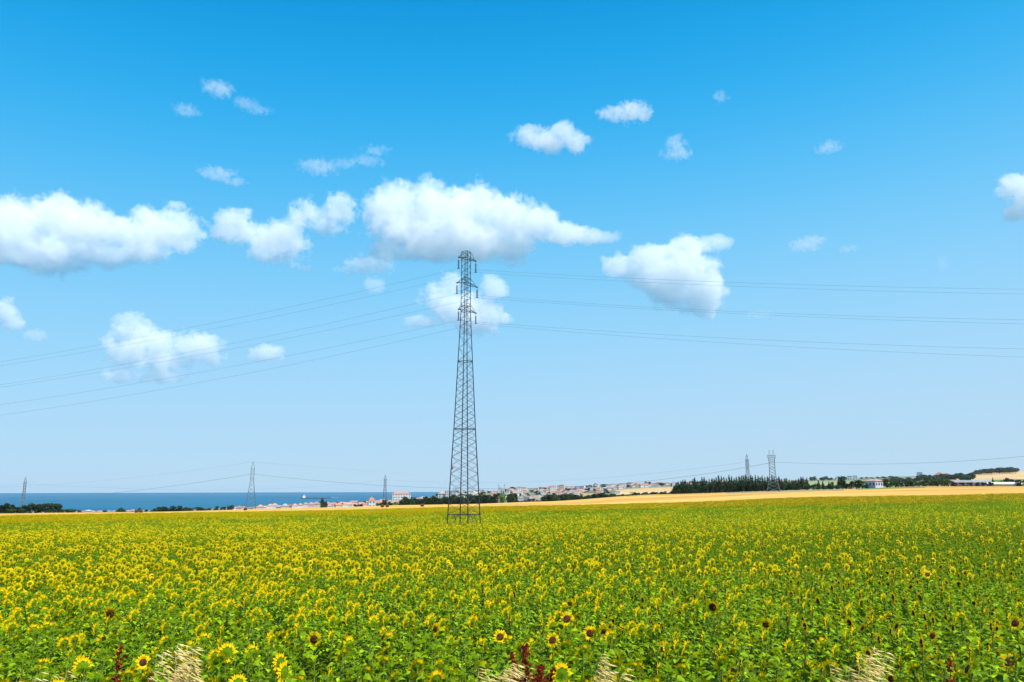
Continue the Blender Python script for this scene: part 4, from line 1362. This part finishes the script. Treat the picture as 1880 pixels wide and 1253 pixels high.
def make_cloud(label, lobes, rng=None, dens=0.033, amp=1.05, thick=0.8, seed=0, vox=0.85, soft=0.17, wisp=0.0, flat=None):
    """lobes: (px, py, rx, ry) ellipses as seen; the cloud gets its own distance, size and depth"""
    lobes = [(a, b, c_ * 1.10, d_ * 1.10) for a, b, c_, d_ in lobes]
    x0 = min(l[0] - l[2] for l in lobes); x1 = max(l[0] + l[2] for l in lobes)
    y0 = min(l[1] - l[3] for l in lobes); y1 = max(l[1] + l[3] for l in lobes)
    if rng is None:             # all bases float at about the same height
        rng = min(9500.0, 1450.0 / ray((x0 + x1) / 2, y1).z)
    if dens < .03: dens *= .72      # thin scraps
    c = at((x0 + x1) / 2, (y0 + y1) / 2, rng)
    dist = (c - Vector((0, 0, EYE))).length
    mpp = dist / math.hypot(F, (x0 + x1) / 2 - 940)     # metres per photo pixel there
    az = math.atan2(c.x, c.y)
    right = Vector((math.cos(az), -math.sin(az), 0))
    g = GN('cloud_shape')
    pos = g.n('GeometryNodeInputPosition').outputs[0]
    wx = (x1 - x0) / 2 * mpp; wz = (y1 - y0) / 2 * mpp
    big = max(wx, wz)
    # fractal warp
    base = min(60.0, max(l[3] for l in lobes)) * mpp
    nz = g.n('ShaderNodeTexNoise', noise_dimensions='3D')
    sh = g.v('ADD', pos, (seed * 917.0, seed * 331.0, seed * 77.0))
    g.put(nz.inputs['Vector'], sh)
    nz.inputs['Scale'].default_value = 1.0 / (base * 0.75)
    nz.inputs['Detail'].default_value = 9.0
    nz.inputs['Roughness'].default_value = 0.70
    nz.inputs['Lacunarity'].default_value = 2.1
    fld = None
    ymax = 0
    for (lx, ly, rx, ry) in lobes:
        p = at(lx, ly, rng)
        off = p - c
        cx = off.dot(right); cz = off.z
        sx = rx * mpp; sz = ry * mpp
        sy = thick * min(sx, sz * 1.6)
        ymax = max(ymax, sy)
        rel = g.v('DIVIDE', g.v('SUBTRACT', pos, (cx, 0.12 * sy * math.sin(lx * 1.7), cz)), (sx, sy, sz))
        d = g.v('LENGTH', rel)
        f = g.m('SUBTRACT', 1.0, d)
        fld = f if fld is None else g.m('SMOOTH_MAX', fld, f, 0.25)
    n1 = g.m('MULTIPLY', g.m('SUBTRACT', nz.outputs[0], 0.5), amp * 2.6)
    if wisp:
        pass
    s = g.m('ADD', g.m('MINIMUM', fld, 0.55), n1)
    if flat is not None:            # flatter, thinner underside
        sp = g.n('ShaderNodeSeparateXYZ'); g.put(sp.inputs[0], pos)
    mr = g.n('ShaderNodeMapRange', interpolation_type='SMOOTHSTEP')
    g.put(mr.inputs[0], s)
    mr.inputs[1].default_value = 0.10
    mr.inputs[2].default_value = 0.10 + soft
    mr.inputs[3].default_value = 0.0
    mr.inputs[4].default_value = dens / mpp
    vc = g.n('GeometryNodeVolumeCube')
    g.put(vc.inputs['Density'], mr.outputs[0])
    mx = wx * 1.12 + 30; my = ymax * 1.15 + 10; mz = wz * 1.15 + 30
    vc.inputs['Min'].default_value = (-mx, -my, -mz)
    vc.inputs['Max'].default_value = (mx, my, mz)
    v = mpp * vox
    vc.inputs['Resolution X'].default_value = max(16, min(620, int(2 * mx / v)))
    vc.inputs['Resolution Y'].default_value = max(16, min(220, int(2 * my / (v * 1.5))))
    vc.inputs['Resolution Z'].default_value = max(16, min(330, int(2 * mz / v)))
    sm = g.n('GeometryNodeSetMaterial')
    g.t.links.new(vc.outputs[0], sm.inputs[0])
    sm.inputs['Material'].default_value = cm
    g.t.links.new(sm.outputs[0], g.o.inputs[0])
    vol = bpy.data.volumes.new('cloud')
    vol.materials.append(cm)
    o = bpy.data.objects.new('cloud', vol)
    COL.objects.link(o)
    md = o.modifiers.new('shape', 'NODES')
    md.node_group = g.t
    o.location = c
    o.rotation_euler = (0, 0, -az)
    tag(o, label, 'cloud', 'clouds in the blue sky')
    return o


CLOUDS = [
 ('long white cumulus bank with grey base reaching past the left edge',
  [(-30,420,70,50),(40,412,62,46),(105,405,65,44),(165,420,58,40),(225,430,50,34),(290,418,55,42),(335,425,36,40),(60,462,110,34),(170,462,95,26),(262,462,45,24),(328,374,16,9)], dict(seed=1)),
 ('ragged white cloud between the left bank and the large central cloud',
  [(425,418,38,30),(470,432,42,28),(520,440,42,34),(560,400,30,34),(505,465,45,22),(620,385,34,28),(600,415,28,20),(445,392,24,12)], dict(seed=2, amp=1.4, dens=.032)),
 ('largest white cumulus cloud above the tall pylon, tapering to the right',
  [(725,378,52,46),(790,382,55,46),(865,385,60,46),(930,402,52,40),(985,412,45,34),(1040,425,50,22),(1098,432,40,15),(760,425,75,40),(850,432,90,38),(935,445,60,24),(1000,400,30,22),(685,395,24,24),(800,458,100,24),(900,455,70,24),(715,455,40,20)], dict(seed=3)),
 ('thin patchy cloud right behind the top of the tall pylon',
  [(826,528,24,32),(808,552,34,30),(850,568,46,38),(885,578,38,34),(908,528,26,26),(775,590,34,12),(862,596,34,18),(915,585,22,12)], dict(seed=4, amp=1.25, dens=.034)),
 ('small flat cloud just below the left end of the largest cloud',
  [(680,486,38,17),(645,495,26,8),(705,475,16,10)], dict(seed=5, amp=1.5, dens=.03)),
 ('small round cloud patch crossed by the upper left wires',
  [(688,524,22,16)], dict(seed=6, amp=1.0, dens=.026)),
 ('tiny flat cloud below the ragged cloud left of centre',
  [(562,493,17,6)], dict(seed=7, amp=.9, dens=.03)),
 ('bright white cumulus right of the pylon with a hanging lower lobe',
  [(1145,488,48,24),(1185,478,40,26),(1225,470,42,30),(1265,455,40,24),(1305,448,36,18),(1245,500,62,38),(1205,495,55,30),(1285,525,44,50),(1190,515,40,22),(1295,562,30,26),(1225,535,44,28),(1118,492,20,14)], dict(seed=8)),
 ('broken cloud low on the left behind the lowest wires',
  [(245,612,34,32),(285,632,40,28),(240,645,44,26),(300,662,36,28),(365,640,42,26),(290,692,40,14),(222,690,30,14),(385,655,28,16)], dict(seed=9, amp=1.35, dens=.034)),
 ('small domed cloud low on the left, right of the broken one',
  [(492,648,32,16),(478,655,24,10)], dict(seed=10, amp=.8, dens=.04)),
 ('cloud scrap cut by the left edge below the long bank',
  [(8,572,26,28),(25,592,22,16)], dict(seed=11, amp=.95, dens=.036)),
 ('faint small puff low beside the left edge',
  [(66,616,20,12)], dict(seed=12, amp=.9, dens=.026)),
 ('white cloud with a rising hump high above the pylon',
  [(972,250,30,18),(1010,258,36,20),(1035,245,26,22),(1058,262,26,16)], dict(seed=13, amp=1.0)),
 ('small ragged cloud high up, right of the humped one',
  [(1128,208,26,12),(1160,206,28,16),(1182,212,16,9)], dict(seed=14, amp=1.5, dens=.036)),
 ('upright wisp of cloud high up above the bright right cumulus',
  [(1240,262,16,14),(1242,282,26,11)], dict(seed=15, amp=1.6, dens=.028)),
 ('cloud cut by the right edge',
  [(1865,345,32,28),(1895,365,34,36),(1862,395,24,14),(1845,345,18,12)], dict(seed=16, amp=1.05, dens=.036)),
 ('ragged wisp on the right between the wires and the top',
  [(1478,450,26,12),(1495,442,20,9)], dict(seed=17, amp=1.7, dens=.026)),
 ('topmost wisp of cloud on the left',
  [(400,162,24,13)], dict(seed=18, amp=1.7, dens=.028)),
 ('faint wisp below and left of the topmost one',
  [(342,203,20,10)], dict(seed=19, amp=1.7, dens=.022)),
 ('trailing wisp below and right of the topmost one',
  [(450,190,20,9),(472,202,22,8)], dict(seed=20, amp=1.7, dens=.022)),
 ('thin streaky cloud above the largest cloud',
  [(585,305,32,13),(632,300,26,8),(672,296,30,9),(690,276,24,8)], dict(seed=21, amp=1.7, dens=.022)),
 ('small wispy cloud above the ragged cloud on the left',
  [(398,320,30,12),(428,334,20,8)], dict(seed=22, amp=1.6, dens=.026)),
 ('tiny faint puff high on the right',
  [(1323,179,12,10)], dict(seed=23, amp=1.7, dens=.02)),
 ('faint wisp high on the right near the edge cloud',
  [(1521,271,20,11)], dict(seed=24, amp=1.7, dens=.02)),
 ('faint thin cloud on the middle wires at right',
  [(1392,578,26,7)], dict(seed=25, amp=1.5, dens=.016)),
 ('tiny faint wisp right of the ragged right wisp',
  [(1558,457,18,7)], dict(seed=26, amp=1.5, dens=.016)),
 ('faint upright wisp above the far right wires',
  [(1732,484,10,13)], dict(seed=27, amp=1.6, dens=.014)),
 ('thin veil low above the horizon at right',
  [(1780,812,80,7)], dict(seed=28, amp=.7, dens=.006)),
 ('pale scrap of cloud beneath the right end of the largest cloud',
  [(945,480,26,13)], dict(seed=29, amp=1.5, dens=.022)),
]
for lab_, lob_, kw_ in CLOUDS:
    make_cloud(lab_, lob_, **kw_)

# ------------------------------------------------------------------ thin summer haze
hz = MB()
hx = 9000.0
top_ = 82.0
hz.box((0, 0, (top_ - 8) / 2), (2 * hx, 2 * hx, top_ + 8))
hm = bpy.data.materials.new('summer_haze')
hm.use_nodes = True
hm.node_tree.nodes.clear()
hv = hm.node_tree.nodes.new('ShaderNodeVolumePrincipled')
hv.inputs['Color'].default_value = (.80, .90, 1, 1)
hv.inputs['Density'].default_value = 3e-5
hv.inputs['Anisotropy'].default_value = 0.2
ho_ = hm.node_tree.nodes.new('ShaderNodeOutputMaterial')
hm.node_tree.links.new(hv.outputs[0], ho_.inputs['Volume'])
tag(hz.build('haze', hm), 'thin pale haze lying over the distant town and sea', 'haze', kind='stuff')
